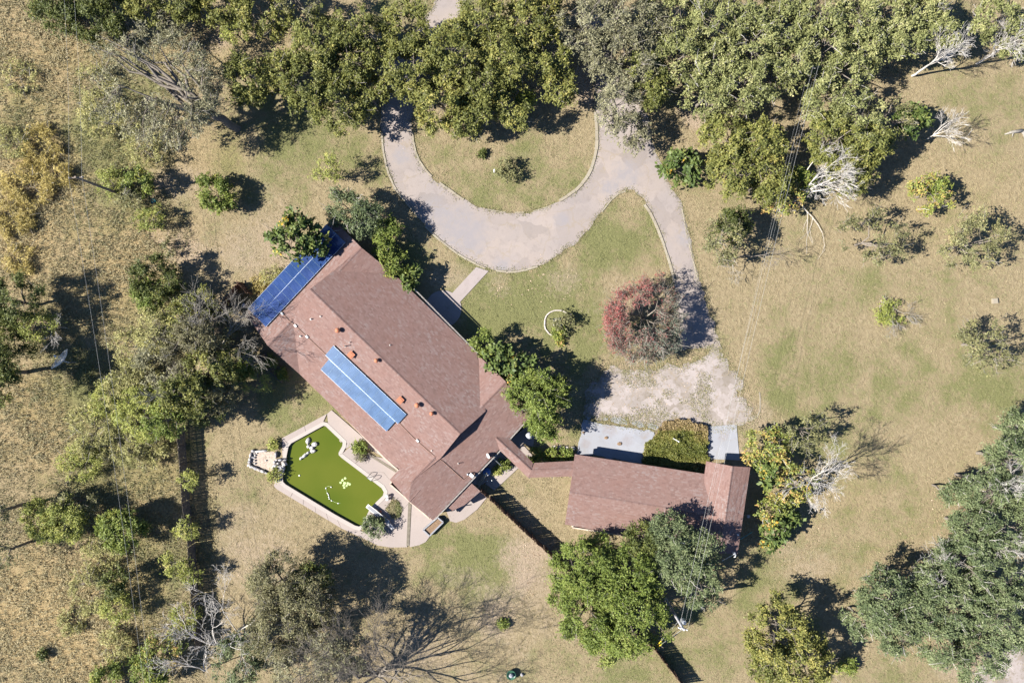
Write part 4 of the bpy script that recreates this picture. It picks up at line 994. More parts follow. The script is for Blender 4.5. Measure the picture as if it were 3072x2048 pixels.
T('brush', 40, 180, 46, 1.2, 'pale green grass mound high on the left edge', 'weed_clump', G3, dens=.6)
# belt along the top
T('oak', 572, 190, 66, 6.5, 'bright olive oak at the left end of the belt beside the huge grey tree', 'oak_tree', G1)
T('oak', 640, 170, 55, 6, 'olive oak second from the left end of the belt', 'oak_tree', G1)
T('oak', 735, 95, 66, 7, 'tall olive oak at the upper left of the belt near the open straw grass', 'oak_tree', G1)
T('oak', 705, 195, 72, 7, 'olive oak between the left end of the belt and the left drive arm', 'oak_tree', G1)
T('oak', 790, 145, 78, 7.5, 'full olive oak in the belt just left of where the drive enters it', 'oak_tree', G1)
T('oak', 770, 240, 68, 6.5, 'olive oak at the belt edge above the lawn left of the drive', 'oak_tree', G1)
T('oak', 845, 215, 46, 6, 'oak overhanging the left side of the left drive arm', 'oak_tree', G1)
T('oak', 850, 95, 60, 7, 'olive oak over the drive with open grass above it', 'oak_tree', G1)
T('oak', 935, 70, 66, 7.5, 'yellowish oak near the top end of the left drive arm', 'oak_tree', G1)
T('oak', 945, 165, 72, 7.5, 'dense olive oak directly above the left drive arm', 'oak_tree', G1)
T('oak', 1010, 235, 74, 7, 'oak at the upper left of the grass island', 'oak_tree', G1)
T('oak', 1030, 130, 72, 8, 'deep green oak in the middle of the belt', 'oak_tree', G1)
T('oak', 1100, 65, 68, 7.5, 'olive oak right of the pale track at the top edge', 'oak_tree', G1)
T('oak', 1105, 205, 76, 7, 'oak overhanging the top of the grass island with deep gaps', 'oak_tree', G1)
T('oak', 1065, 275, 46, 5.5, 'lowest oak of the belt dropping onto the grass island', 'oak_tree', G1)
T('oak', 1160, 130, 74, 7.5, 'tall olive oak in the right half of the belt', 'oak_tree', G1)
T('oak', 1170, 245, 46, 5.5, 'yellow green oak at the island edge beside the ground shadow', 'oak_tree', G1)
T('oak', 1225, 55, 74, 7.5, 'olive oak near the top edge above the yellow green sapling', 'oak_tree', G1)
T('bright', 1205, 230, 22, 4.0, 'small yellow green sapling at the belt edge', 'sapling', G1)
T('oak', 1250, 135, 60, 7, 'oak at the right end of the green belt next to the grey trees', 'oak_tree', G1)
T('oak', 1285, 195, 44, 5.5, 'small round oak between island grass and pink dirt gap', 'oak_tree', G1)
T('oak', 1265, 15, 50, 6.5, 'oak cut by the top edge left of the grey trees', 'oak_tree', G1)
T('greyoak', 1330, 60, 74, 7.5, 'grey twiggy tree left of the other two by the top edge', 'oak_tree', G1)
T('greyoak', 1400, 45, 82, 8, 'large grey twiggy tree touching the top edge', 'oak_tree', G1)
T('greyoak', 1385, 130, 62, 7, 'grey olive tree above the pink dirt gap', 'oak_tree', G1)
T('greyoak', 1440, 150, 76, 7.5, 'grey olive tree over the right drive arm', 'oak_tree', G1)
T('greyoak', 1420, 245, 66, 7, 'grey olive tree at the top of the right drive bend', 'oak_tree', G1)
T('greyoak', 1455, 300, 44, 5, 'lowest grey olive tree dangling over the right drive', 'oak_tree', G1)
T('oak', 1490, 190, 60, 7, 'green oak with a dark branching shadow below it beside the right drive', 'oak_tree', G1)
T('greyoak', 1480, 60, 70, 7.5, 'grey olive tree between grey trees and pale olive mass', 'oak_tree', G1)
PO = [(1552,45,78,'pale olive tree at the left end of the upper right mass on the top edge'),(1560,135,72,'pale olive tree above the pink dirt at the left of the mass'),(1640,60,84,'broad pale olive tree near the top edge in the left half of the mass'),
      (1640,150,80,'pale olive tree in the left centre of the mass'),(1625,215,58,'pale olive tree at the lower left edge above the pink dirt'),(1715,25,72,'pale olive tree cut by the top edge near the middle of the mass'),
      (1725,110,84,'broad pale olive tree in the middle of the mass'),(1700,195,66,'pale olive tree at the lower edge left of the power line'),(1760,180,56,'pale olive tree crossed by the upper end of the power line'),(1800,60,80,'pale olive tree right of centre near the top edge'),
      (1815,140,70,'pale olive tree just right of the power line end'),(1885,30,72,'pale olive tree on the top edge in the right half of the mass'),(1890,110,76,'full pale olive tree in the right half above open grass'),(1940,160,56,'pale olive tree at the lower edge above straw grass'),
      (1965,45,72,'pale olive tree near the top edge left of the large dead branches'),(1985,120,62,'pale olive tree left of the white dead branches'),(2045,35,66,'pale olive tree above the white dead branches'),(2080,95,58,'pale olive tree partly behind the white dead branches'),
      (2125,30,56,'pale olive tree at the right end of the mass on the top edge'),(2160,80,46,'thin pale olive tree with a deep shadow on its right'),(2290,40,56,'pale olive tree alone in the top right corner'),(2335,90,52,'pale olive tree cut by the right edge near the top')]
for i, (x, y, r, lb) in enumerate(PO): T('paleoak', x, y, r * .93, 7 + (i % 3) * .5, lb, 'oak_tree', G2)
dead(2132, 150, 2185, 122, 3.0, 6.0, 'white dead tree with fanned branches at the right end of the top mass', 31, 4, 0.094, n=4)
dead(2285, 122, 2322, 95, 3.0, 6.0, 'white dead tree in the top right corner', 32, 4, 0.079, n=4)
dead(2165, 60, 2190, 15, 3.5, 6, 'thin dead snag poking up near the top edge at right', 33, 4, 0.050)
# right of the drive
T('oak', 1665, 320, 66, 6.5, 'olive oak in the right middle grove beside pink dirt', 'oak_tree', G2)
T('oak', 1740, 330, 70, 7, 'olive oak in the right middle grove just left of the power line', 'oak_tree', G2)
T('oak', 1680, 400, 66, 6.5, 'yellowish oak at the left of the grove near the autumn bush', 'oak_tree', G2)
T('oak', 1755, 410, 62, 6.5, 'olive oak in the middle of the grove under the power line', 'oak_tree', G2)
T('paleoak', 1895, 235, 62, 7, 'pale oak at the top of the right grove below the straw gap', 'oak_tree', G2)
T('paleoak', 1960, 270, 66, 7, 'pale oak with dark gaps at the upper right of the right grove', 'oak_tree', G2, dens=.8)
T('oak', 1905, 320, 70, 7, 'olive oak in the centre of the right grove', 'oak_tree', G2)
T('oak', 1985, 340, 64, 6.5, 'olive oak at the right of the grove above a dark shadow', 'oak_tree', G2)
T('oak', 1950, 400, 60, 6, 'olive oak at the lower right of the grove beside the big dead tree', 'oak_tree', G2)
T('thin', 2040, 270, 52, 6, 'sparse dark crown at the right edge of the grove', 'oak_tree', G2)
T('castor', 2090, 275, 40, 4, 'yellow green broad leaved shrub left of the dead twigs at right', 'broadleaf_shrub', None)
dead(2142, 312, 2200, 290, 1.2, 3.4, 'fan of dead grey twigs on the grass right of the grove', 34, 4, 0.050, n=4, flat=.6)
dead(1852, 442, 1918, 398, 2.2, 5.2, 'biggest white dead tree with many forked branches beside the power line', 35, 5, 0.108, n=4, kids=(3, 5), flat=.7)
dead(1850, 400, 1880, 340, 2.5, 5.0, 'smaller white dead tree just above the biggest one', 36, 4, 0.065)
dead(1838, 465, 1905, 530, .4, .3, 'long white fallen branch reaching down over the grass', 37, 3, 0.058, name='fallen_branch', cat='branch', flat=.1, lift=0, kids=(2, 4), spread=.45)
T('castor', 1565, 385, 48, 3.6, 'broad leaved bush with orange leaves overhanging the right drive edge', 'broadleaf_shrub', None)
T('autumn', 1800, 450, 52, 4, 'yellow orange tree tangled with the biggest dead tree', 'autumn_tree', None)
T('bright', 1835, 420, 34, 3.5, 'bright green bush behind the biggest dead tree', 'green_shrub', None)
T('thin', 1660, 545, 62, 6, 'grey green tree with curling dark limbs beside the right drive', 'oak_tree', None, dens=1.2, tw=2)
T('cedar', 1680, 520, 40, 5, 'dark green crown within the curly limbed tree by the power line', 'cedar_tree', None)
dead(1712, 585, 1770, 610, 2.2, 2.8, 'dark curling bare limbs reaching right over the grass', 38, 4, 0.065, mat='bark', wig=.3, flat=.5)
dead(1690, 590, 1680, 630, 2.0, 1.5, 'tangle of dark bare limbs below the curly tree', 39, 4, 0.058, mat='grey_twig', wig=.35, flat=.6)
T('thin', 2000, 550, 70, 5, 'thin olive tree alone on the right lawn left of the grey leafy one', 'mesquite_tree', None, open_=1)
T('thin', 2235, 560, 76, 6, 'broad grey green thin tree near the right edge', 'mesquite_tree', None, dens=1.1, open_=.6)
T('thin', 2265, 795, 78, 5.5, 'sparse olive tree on the right edge beside green lawn', 'mesquite_tree', None, dens=.95, open_=1)
T('autumn', 2130, 445, 46, 4, 'yellow green autumn tree alone on the right lawn', 'autumn_tree', None)
T('bright', 2155, 435, 26, 3.6, 'bright green half of the lone autumn tree', 'green_shrub', None)
T('mesquite', 2045, 722, 36, .9, 'low green tuft among fallen branches on the right lawn', 'grass_tuft', None, rz=.35, cat='tuft', dens=.7)
dead(2015, 735, 2032, 700, .15, .15, 'pale crooked fallen branch lying on the low green tuft', 40, 3, 0.043, name='fallen_branch', cat='branch', flat=.1, lift=0)
dead(2050, 705, 2075, 735, .4, .5, 'dark dead twigs on top of the low green tuft', 41, 4, 0.036, name='fallen_branch', cat='branch', mat='grey_twig', flat=.4, n=2)
# the red tree
T('red', 1478, 738, 104, 4.6, 'large round shrub with red berries on its left half and bare grey twigs', 'berry_tree', None, rz=2.1, dens=2.0, mult=1.7)
# island and front lawn shrubs
T('thin', 1172, 388, 30, 2.0, 'small dark green bush on the grass island', 'island_shrub', None, tw=.3, dens=1.6)
T('cedar', 1108, 353, 8, .6, 'tiny dark seedling on the grass island', 'seedling', None, tw=0)
T('bright', 1280, 764, 16, 1.0, 'spiky blue green plant below the lawn fountain', 'agave_plant', None, tw=0)
T('thin', 1300, 742, 26, 1.6, 'olive bush beside the lawn fountain', 'fountain_shrub', None, tw=.3, dens=1.6)
T('autumn', 1288, 785, 8, .4, 'small yellow leaved plant at the edge of the fountain ring', 'yellow_plant', None, tw=0)
T('mesquite', 757, 395, 40, 4.2, 'sparse pale green sapling left of the drive bend', 'sapling', None, dens=.5, open_=1)
T('liveoak', 800, 482, 52, 4.6, 'grey green bush left of the long dark shadow by the drive', 'juniper_shrub', G5, tw=1.5)
T('liveoak', 850, 500, 40, 4.6, 'grey juniper between the drive and the solar array corner', 'juniper_shrub', G5, tw=1.2)
T('castor', 680, 545, 56, 7.5, 'broad leaved tree overhanging the large solar array', 'broadleaf_tree', None, mult=1.2)
T('castor', 730, 565, 28, 7.0, 'broad leaved branch over the middle of the large solar array', 'broadleaf_shrub', None)
T('brush', 625, 632, 24, 2.2, 'small dusty bush at the lower edge of the large solar array', 'house_shrub', G5)
T('gold', 600, 655, 22, 1.2, 'dry straw coloured weeds between plank fence and solar array', 'weed_clump', None, dens=1.3)
T('bright', 880, 560, 28, 3.4, 'bright green conifer against the upper house eave', 'house_shrub', G5)
T('juniper', 890, 535, 30, 3.8, 'spiky green juniper at the upper house corner', 'house_shrub', G5)
T('bright', 885, 590, 26, 3.2, 'yellow green shrub against the house eave', 'house_shrub', G5, dens=1.2)
T('bright', 915, 612, 30, 3.2, 'dark green leafy shrub in the middle of the eave row', 'house_shrub', G5)
T('castor', 940, 640, 26, 3.2, 'broad leaved shrub at the lower end of the eave row', 'house_shrub', G5)
T('juniper', 1110, 792, 28, 3.2, 'feathery green bush where the right gutter meets the corner shrubs', 'corner_shrub', G5)
T('castor', 1150, 830, 40, 3.8, 'dark broad leaved shrub with orange yellow flower heads', 'flowering_shrub', None)
T('castor', 1195, 850, 40, 4.0, 'blue green broad leaved shrub behind the flowering one', 'corner_shrub', G5)
T('castor', 1170, 885, 30, 3.4, 'broad leaved shrub leaning on the lower roof', 'corner_shrub', G5)
T('juniper', 1240, 905, 62, 6, 'yellow green conifer with grey bare top beside the lower roof', 'conifer_tree', G5, tw=1.6)
T('juniper', 1245, 965, 40, 5, 'yellow green conifer lobe hanging over the gutter corner', 'conifer_tree', G5)
T('cedar', 1215, 905, 36, 5.2, 'dark crown between the flowering shrubs and the conifer', 'cedar_tree', G5)
T('cedar', 1275, 890, 34, 5, 'dark green side of the conifer cluster facing the gravel', 'cedar_tree', G5)
rng = np.random.default_rng(77)
# patio plants
T('bright', 825, 1026, 17, 1.3, 'bushy palm like plant on the pool deck by the house', 'patio_shrub', None, tw=0)
T('brown', 828, 1046, 12, .7, 'dry brown grass clump below the patio plant', 'dry_clump', None)
T('liveoak', 862, 1207, 25, 2.0, 'round grey green bush beside the diving board', 'patio_shrub', None, tw=.2, dens=1.3)
T('mesquite', 632, 1092, 17, .9, 'spiky yellow green plant below the rock pond', 'pond_plant', None, tw=0)
T('mesquite', 628, 1022, 13, .9, 'yellow green plant above the rock pond', 'pond_plant', None, tw=0)
T('bright', 1225, 1048, 18, .9, 'left half of the clipped hedge beside the covered walkway', 'hedge_shrub', 'hedge pieces by the covered walkway', tw=0, rz=.45)
T('bright', 1262, 1046, 18, .9, 'middle of the clipped hedge beside the covered walkway', 'hedge_shrub', 'hedge pieces by the covered walkway', tw=0, rz=.45)
T('bright', 1298, 1046, 18, .9, 'right end of the clipped hedge touching the garage', 'hedge_shrub', 'hedge pieces by the covered walkway', tw=0, rz=.45)
T('juniper', 1158, 1068, 13, .7, 'clipped green bush on the strip between house eave and walkway', 'hedge_shrub', None, tw=0)
T('mesquite', 1140, 1082, 10, .5, 'lower green bush beside the round blue tank', 'hedge_shrub', None, tw=0)
T('bright', 1157, 1432, 11, .6, 'small lone green plant on the bare lower lawn', 'seedling', None, tw=.3)
# around the garage
T('autumn', 1772, 1035, 66, 4.2, 'yellow green autumn tree right of the apron', 'autumn_tree', None)
T('autumn', 1815, 1110, 62, 3.6, 'orange tinged autumn tree behind the white dead tree', 'autumn_tree', None, open_=.5)
T('castor', 1770, 1085, 34, 4, 'green leafy bush between autumn tree and garage', 'broadleaf_shrub', None)
T('thin', 1850, 990, 48, 6, 'dark sparse crown at the top right of the autumn tree', 'oak_tree', None)
dead(1858, 1105, 1890, 1078, 2.6, 6.5, 'white dead tree with fanned branches right of the garage', 42, 5, 0.079, n=3, kids=(3, 5), flat=.7)
T('autumn', 1760, 1165, 34, 3.4, 'yellow bush between garage wall and dead tree', 'autumn_shrub', None)
T('castor', 1775, 1222, 38, 3.4, 'bright green broad leaved bush below the garage corner', 'broadleaf_shrub', None, mult=1.2)
T('castor', 1810, 1190, 24, 2.6, 'small green bush right of the garage with a long limb shadow', 'broadleaf_shrub', None)
T('juniper', 1350, 1310, 82, 7, 'upper left lobe of bright green juniper below the garage', 'juniper_tree', 'bright juniper crowns below the garage')
T('juniper', 1430, 1330, 84, 7.5, 'upper right bright green juniper below the garage roof', 'juniper_tree', 'bright juniper crowns below the garage')
T('juniper', 1345, 1395, 84, 7, 'left bright green juniper nearest the bare lawn', 'juniper_tree', 'bright juniper crowns below the garage')
T('juniper', 1440, 1420, 92, 7.5, 'largest bright green juniper nearest the white pole', 'juniper_tree', 'bright juniper crowns below the garage')
T('juniper', 1390, 1470, 50, 6, 'lowest bright green juniper lobe', 'juniper_tree', 'bright juniper crowns below the garage')
T('liveoak', 1545, 1225, 62, 8, 'grey green live oak overhanging the garage roof', 'live_oak_tree', None)
T('liveoak', 1600, 1265, 56, 8, 'grey green live oak crossed by the power line near the garage wing', 'live_oak_tree', None)
T('liveoak', 1555, 1300, 66, 8, 'middle grey green live oak beside the bright junipers', 'live_oak_tree', None)
T('liveoak', 1600, 1345, 50, 7, 'lowest grey green live oak above the white pole', 'live_oak_tree', None)
T('cedar', 1475, 1235, 40, 7.5, 'dark crown shading the garage roof edge', 'cedar_tree', None)
# lower right grove
LO = [(2030,1370,84,'grey green live oak at the left end of the lower right grove'),(1985,1420,58,'small live oak beside the deep shadow at the left of the grove'),(2060,1440,72,'live oak lobe at the lower left of the grove'),(2125,1390,78,'live oak in the left centre of the grove'),
      (2155,1330,72,'live oak at the upper edge of the grove below the lawn'),(2215,1290,76,'live oak in the middle of the grove near the thin limbs'),(2200,1385,80,'live oak in the centre of the lower right grove'),(2280,1320,80,'live oak at right of centre against the edge'),
      (2235,1210,66,'live oak above the grove centre with white twigs'),(2300,1210,74,'live oak on the right edge in the middle of the grove'),(2190,1130,34,'thin live oak branch reaching left over the lawn'),(2260,1110,62,'live oak near the top of the grove at right'),
      (2320,1060,74,'live oak at the top right of the grove'),(2330,985,46,'topmost live oak of the grove on the right edge'),(2290,1420,84,'live oak at the lower right edge of the grove'),(2170,1470,72,'live oak at the bottom of the grove near the track'),(2245,1510,70,'lowest live oak of the grove beside the pale track'),(2335,1140,60,'live oak cut by the right edge below the top one')]
for x, y, r, lb in LO: T('liveoak', x, y, r * .9, 7.5 if r > 60 else 5.5, lb, 'live_oak_tree', G4, tw=.9)
dead(2185, 1335, 2150, 1310, 4.5, 6, 'short white dead branches on the upper edge of the grove', 43, 4, 0.043, n=2)
dead(2270, 1130, 2320, 1095, 4, 6.5, 'white dead branches in the upper right of the grove', 44, 4, 0.058, n=2)
dead(2280, 1265, 2320, 1250, 4.5, 6.5, 'white dead twigs at the right edge of the grove', 45, 4, 0.058, n=2)
T('oak', 1790, 1445, 74, 6.5, 'dark olive oak at the bottom edge left of the live oaks', 'oak_tree', None, dens=1.15)
T('oak', 1840, 1505, 72, 6, 'olive oak on the bottom edge right of the fence end', 'oak_tree', None, dens=1.1)
T('oak', 1760, 1520, 46, 5, 'smaller olive oak cut by the bottom edge', 'oak_tree', None)
T('bright', 1945, 1530, 20, 1.6, 'small yellow green bush at the bottom edge below the live oaks', 'green_shrub', None)
# lower left
T('brown', 645, 1345, 84, 7, 'large brownish olive tree below the pool lawn', 'elm_tree', 'brownish trees below the pool')
T('brown', 655, 1430, 84, 7.5, 'brownish olive tree in the middle of the lower cluster', 'elm_tree', 'brownish trees below the pool')
T('brown', 705, 1390, 70, 8, 'grey brown tree next to the great branching shadow', 'elm_tree', 'brownish trees below the pool')
T('cedar', 712, 1330, 48, 6.5, 'dark crown added beside the brownish trees to deepen their shadow', 'cedar_tree', None)  # added dense crown, there to darken the shadow cast on the lawn
T('greyoak', 770, 1500, 70, 9.5, 'grey sparse tree whose limb shadows spread over the lower lawn', 'elm_tree', None, base=(872, 1545), dens=.8, open_=.6, tw=1.0, limb=1.25)
T('liveoak', 560, 1510, 62, 5, 'grey green tree at the bottom edge beside the dead white tree', 'live_oak_tree', None, tw=1.6)
T('greyoak', 690, 1530, 70, 5, 'grey twiggy tree on the bottom edge', 'elm_tree', None)
dead(868, 1550, 850, 1490, 1.5, 5.2, 'tall bare dark limbed tree at the bottom edge', 46, 5, .16, n=7, mat='bark', kids=(4, 5), spread=.6, flat=.9, lift=.06, shrink=.68)
dead(500, 1480, 470, 1420, 2.0, 5.0, 'white dead tree spreading across the lower end of the left fence', 48, 5, 0.094, n=3, kids=(3, 5), flat=.7)
dead(545, 1450, 560, 1385, 2.0, 5.0, 'white dead tree just right of the left fence', 49, 5, 0.072, n=2, kids=(3, 4), flat=.7)
dead(470, 1540, 430, 1500, 1.5, 4.0, 'white dead branches at the bottom edge near the orange tree', 50, 4, 0.072, n=2, flat=.7)
T('autumn', 375, 1485, 46, 4, 'orange leaved tree under the power wires at the bottom left', 'autumn_tree', None)
T('bright', 345, 1540, 46, 3.5, 'green bush at the bottom edge below the orange tree', 'green_shrub', None)
T('bright', 245, 1555, 34, 2.6, 'green bush cut by the bottom edge at left', 'green_shrub', None)
T('cedar', 98, 1500, 12, 1.0, 'tiny dark cedar alone in the pale straw grass', 'seedling', None, tw=.2)
T('mesquite', 425, 1420, 34, 3, 'yellow green bush at the lower end of the left fence', 'fence_shrub', G3)
FS = [(436,1105,22,'green bush leaning over the left fence near the big tree shadow'),(425,1215,26,'green bush over the middle of the left fence'),(402,1300,28,'pale yellow green bush outside the left fence'),(440,1320,22,'green bush straddling the left fence above the dead tree')]
for x, y, r, lb in FS: T('mesquite', x, y, r, 3.4, lb, 'fence_shrub', G3)
T('mesquite', 95, 1195, 48, 3.2, 'pale yellow green mound at the left of the pair in the rough field', 'brush_shrub', G3, dens=1.9, mult=1.3)
T('mesquite', 155, 1200, 56, 3.6, 'yellow green bush in the middle of the pair in the rough field', 'brush_shrub', G3, dens=1.9, mult=1.3)
T('thin', 170, 1155, 42, 3.4, 'grey dark twiggy top of the bush pair', 'brush_shrub', G3, dens=1.3)
T('bright', 275, 1215, 56, 4.4, 'bright green tree right of the yellow green mounds under the wires', 'green_tree', G3, dens=1.5, mult=1.3)
T('brush', 210, 1350, 56, 2.4, 'grey green dusty bush in the lower rough field', 'brush_shrub', G3)
T('cedar', 272, 1330, 34, 3.6, 'dark bush beside the wires in the lower rough field', 'cedar_tree', G3)
T('mesquite', 275, 1395, 42, 3, 'yellow green bush below the dark one under the wires', 'brush_shrub', G3)
T('brush', 235, 1270, 50, 1.8, 'low pale brush below the bright green tree', 'brush_shrub', G3)
T('brush', 270, 1480, 46, 1.6, 'low pale brush left of the orange tree', 'brush_shrub', G3)
T('brush', 165, 1420, 40, 1.0, 'low straw coloured brush at the edge of the dry grass', 'brush_shrub', G3)
# left middle
T('brown', 500, 905, 40, 7, 'dark leafy crown inside the deep shade near the top of the left fence', 'elm_tree', G3, dens=1.3)
T('cedar', 470, 945, 34, 6, 'dark crown in the deep shade beside the end of the left fence', 'cedar_tree', G3)
T('brush', 300, 800, 50, 3.0, 'pale brush at the left foot of the big thicket under the wires', 'brush_shrub', G3)
T('brush', 320, 870, 52, 3.6, 'yellowish brush between the upper and lower thicket', 'brush_shrub', G3)
T('cedar', 22, 690, 62, 6.5, 'dark green tree on the left edge with the long dark shadow', 'cedar_tree', G3)
T('cedar', 20, 770, 46, 4.5, 'dark tree on the left edge beside the yellow green mesquite', 'cedar_tree', G3)
T('cedar', -20, 860, 66, 9, 'dark tree mostly beyond the left edge shading the dish', 'cedar_tree', G3)
T('thin', 5, 1270, 44, 7, 'dark tree cut by the left edge in the lower field', 'cedar_tree', G3)
T('thin', -25, 1180, 50, 8, 'dark tree mostly beyond the left edge beside the mounds', 'cedar_tree', G3)
T('mesquite', 88, 752, 48, 4.4, 'yellow green mesquite above the mesh dish', 'mesquite_tree', G3)
dead(122, 752, 140, 764, 2.5, 3.4, 'small dead grey branches on the right of the yellow green mesquite', 51, 3, 0.029, n=3, name='dead_branch', cat='branch')
T('cedar', 362, 640, 56, 4.6, 'dark green cedar with its shadow on bare dirt', 'cedar_tree', G3)
T('juniper', 345, 672, 42, 3.6, 'yellow green lower side of the dark cedar', 'juniper_tree', G3)
T('brush', 360, 765, 62, 5, 'pale brush tree at the upper left of the big central thicket', 'brush_tree', G3)
T('oak', 430, 740, 56, 5.5, 'olive tree in the upper middle of the big thicket', 'oak_tree', G3)
T('brown', 450, 800, 72, 8, 'brown twiggy tree in the heart of the thicket', 'elm_tree', G3)
T('greyoak', 380, 830, 66, 6.5, 'grey olive tree on the left of the thicket heart', 'oak_tree', G3)
T('oak', 490, 850, 62, 8, 'olive yellow tree at the right of the thicket above the dark shade', 'oak_tree', G3)
T('oak', 425, 900, 60, 10, 'olive tree at the lower middle of the thicket', 'oak_tree', G3)
dead(500, 800, 540, 740, 2.5, 5.0, 'fan of bare grey stems beside the wing roof corner', 52, 4, 0.065, n=3, mat='grey_twig', kids=(5, 7))
dead(450, 775, 480, 735, 3.0, 5.5, 'smaller bare grey stems inside the thicket', 53, 4, 0.050, n=2, mat='grey_twig')
T('thin', 520, 760, 40, 4, 'thin grey green bush among the bare stems', 'brush_shrub', G3)
T('mesquite', 585, 870, 36, 3, 'yellow green bush next to the raised garden bed', 'brush_shrub', G3)
T('bright', 555, 835, 34, 3.2, 'green leafy bush between thicket and garden bed', 'green_shrub', G3)
T('mesquite', 340, 950, 66, 6, 'bright yellow green tree left of the deep shade', 'mesquite_tree', G3, dens=1.6, mult=1.2)
T('bright', 395, 955, 52, 9, 'green tree casting the deep shade over the top of the left fence', 'green_tree', G3)
T('brush', 290, 895, 58, 4.4, 'pale green brush tree on the left of the lower thicket', 'brush_tree', G3)
T('mesquite', 250, 920, 48, 3.6, 'yellow green bush at the far left of the lower thicket', 'brush_shrub', G3)
T('brush', 215, 985, 66, 2.8, 'wide pale green brush below the lower thicket', 'brush_shrub', G3)
T('brush', 300, 1020, 60, 2.4, 'pale brush between the lower thicket and the fence', 'brush_shrub', G3)
T('mesquite', 190, 1060, 56, 2.0, 'low yellow green brush above the mound pair', 'brush_shrub', G3, dens=.8)
T('brush', 362, 1045, 28, 2.2, 'pale brush touching the upper end of the left fence', 'brush_shrub', G3)
dead(395, 905, 420, 880, 3.5, 6.0, 'small bare twigs on the lower thicket', 54, 4, 0.043, n=2, mat='grey_twig')
T('mesquite', 258, 420, 34, 2.2, 'yellow green bush beside the foot of the left utility pole', 'brush_shrub', G3)
T('bright', 322, 418, 30, 3.2, 'bright green bush right of the left utility pole', 'green_shrub', G3)
T('thin', 300, 445, 36, 2.4, 'dull bush at the foot of the left utility pole', 'brush_shrub', G3)
T('bright', 496, 448, 42, 3.0, 'round bright green shrub alone on the lawn left of the house', 'green_shrub', None, tw=0, dens=1.3)
T('mesquite', 345, 508, 34, 2.4, 'yellow green bush on the field edge below the utility pole', 'brush_shrub', G3)
T('thin', 385, 575, 18, 1.6, 'small dull bush on the field edge above the cedar', 'brush_shrub', G3)
T('brush', 380, 690, 60, 3.2, 'pale brush joining the cedar and the thicket', 'brush_shrub', G3)
T('oak', 465, 700, 40, 4, 'olive bush between the thicket and the plank fence corner', 'oak_tree', G3)
T('mesquite', 622, 830, 16, 1.2, 'green plant in the raised garden bed nearest the house', 'garden_plant', 'plants in the raised garden bed', tw=0)
T('bright', 648, 856, 13, .9, 'bright round plant in the end of the raised garden bed', 'garden_plant', 'plants in the raised garden bed', tw=0)
# ------------------------------------------------------------------ fences
def fence(px, h, label, mat, pitch=.155, lean_seed=1, gap=.0):
    P = [W(*p) for p in px]; root = empty('plank_fence', P[0], label, 'fence', 'wooden plank fences'); o0 = root.location
    mb = MB(); mb.box((0, 0, h / 2), (pitch - .003 - gap, .02, h)); me = mb.mesh('plank', mat); rng = random.Random(lean_seed)
    for a, b in zip(P, P[1:]):
        d = (b - a); L = d.length; d.normalize(); ang = math.atan2(d.y, d.x); y = Vector((-d.y, d.x, 0))
        for i in range(int(L / pitch)):
            if rng.random() < .008: continue
            o = obj('plank', me, root); o.location = a + d * (i + .5) * pitch - o0 + y * rng.uniform(-.006, .006) + Vector((0, 0, rng.uniform(-.06, .02)))
            o.rotation_euler = (rng.uniform(-.03, .03), rng.uniform(-.006, .006), ang + rng.uniform(-.02, .02))
        for z in (.35, h * .55, h - .3):
            mb = MB(); mb.bar(a + y * .04 + Vector((0, 0, z)), b + y * .04 + Vector((0, 0, z)), .04, .09); mb.obj('rail', mat, root)
        k = int(L / 2.4) + 1
        for i in range(k + 1):
            mb = MB(); mb.box(a + d * (L * i / k) + y * .105 + Vector((0, 0, h / 2)), (.09, .09, h + .06), Matrix.Rotation(ang, 3, 'Z')); mb.obj('post', mat, root)
    return root
def lean_px(L, h):
    """pixel of the foot for a top seen at that pixel"""
    return [(CX + (x - CX) * (H - h) / H, CY + (y - CY) * (H - h) / H) for x, y in L]
fence(lean_px([(529, 1285), (545, 1509), (562, 1644), (572, 1800), (585, 1960)], 1.9), 1.9, 'long grey plank fence dividing the rough field from the pool lawn', M['wood'], .155, 3, .007)
fence(lean_px([(1442, 1474), (1634, 1652)], 1.9) + lean_px([(1967, 1953), (2062, 2075)], 1.9), 1.9, 'brown plank fence running from the lean-to past the junipers', M['brown_wood'], .150, 5)
fence(lean_px([(645, 935), (712, 848), (740, 880)], 1.8), 1.8, 'short corner of dark plank fence beside the large solar array', M['brown_wood'], .15, 7)

# ------------------------------------------------------------------ utility poles and wires
def top(px, py, foot):
    """height at which a vertical thing standing on foot reaches this picture point"""
    f = W(*foot); r = math.hypot(f.x, f.y); r2 = math.hypot(*W(px, py)[:2]); return H * (1 - r / r2)
FT = (363, 583); h1 = 8.3; f1 = W(*FT); root = empty('utility_pole', f1, 'leaning looking dark utility pole among bushes at upper left', 'utility pole', 'utility poles')
mb = MB(); mb.lathe(f1, [(.17, -.1), (.15, 3), (.11, h1)], 10); mb.obj('shaft', M['pole_wood'], root)
d1 = (W(345 * DK, 1568 * DK) - f1).normalized(); c1 = Vector((-d1.y, d1.x, 0)).normalized()
mb = MB(); mb.bar(f1 + c1 * -.75 + Vector((0, 0, h1 - .25)), f1 + c1 * .75 + Vector((0, 0, h1 - .25)), .1, .1); mb.obj('crossarm', M['pole_wood'], root)
for s in (-.68, .68):
    mb = MB(); mb.lathe(f1 + c1 * s + Vector((0, 0, h1 - .2)), [(.04, 0), (.06, .05), (.04, .1), (.055, .14), (.02, .18)], 8); mb.obj('insulator', M['cast'], root)
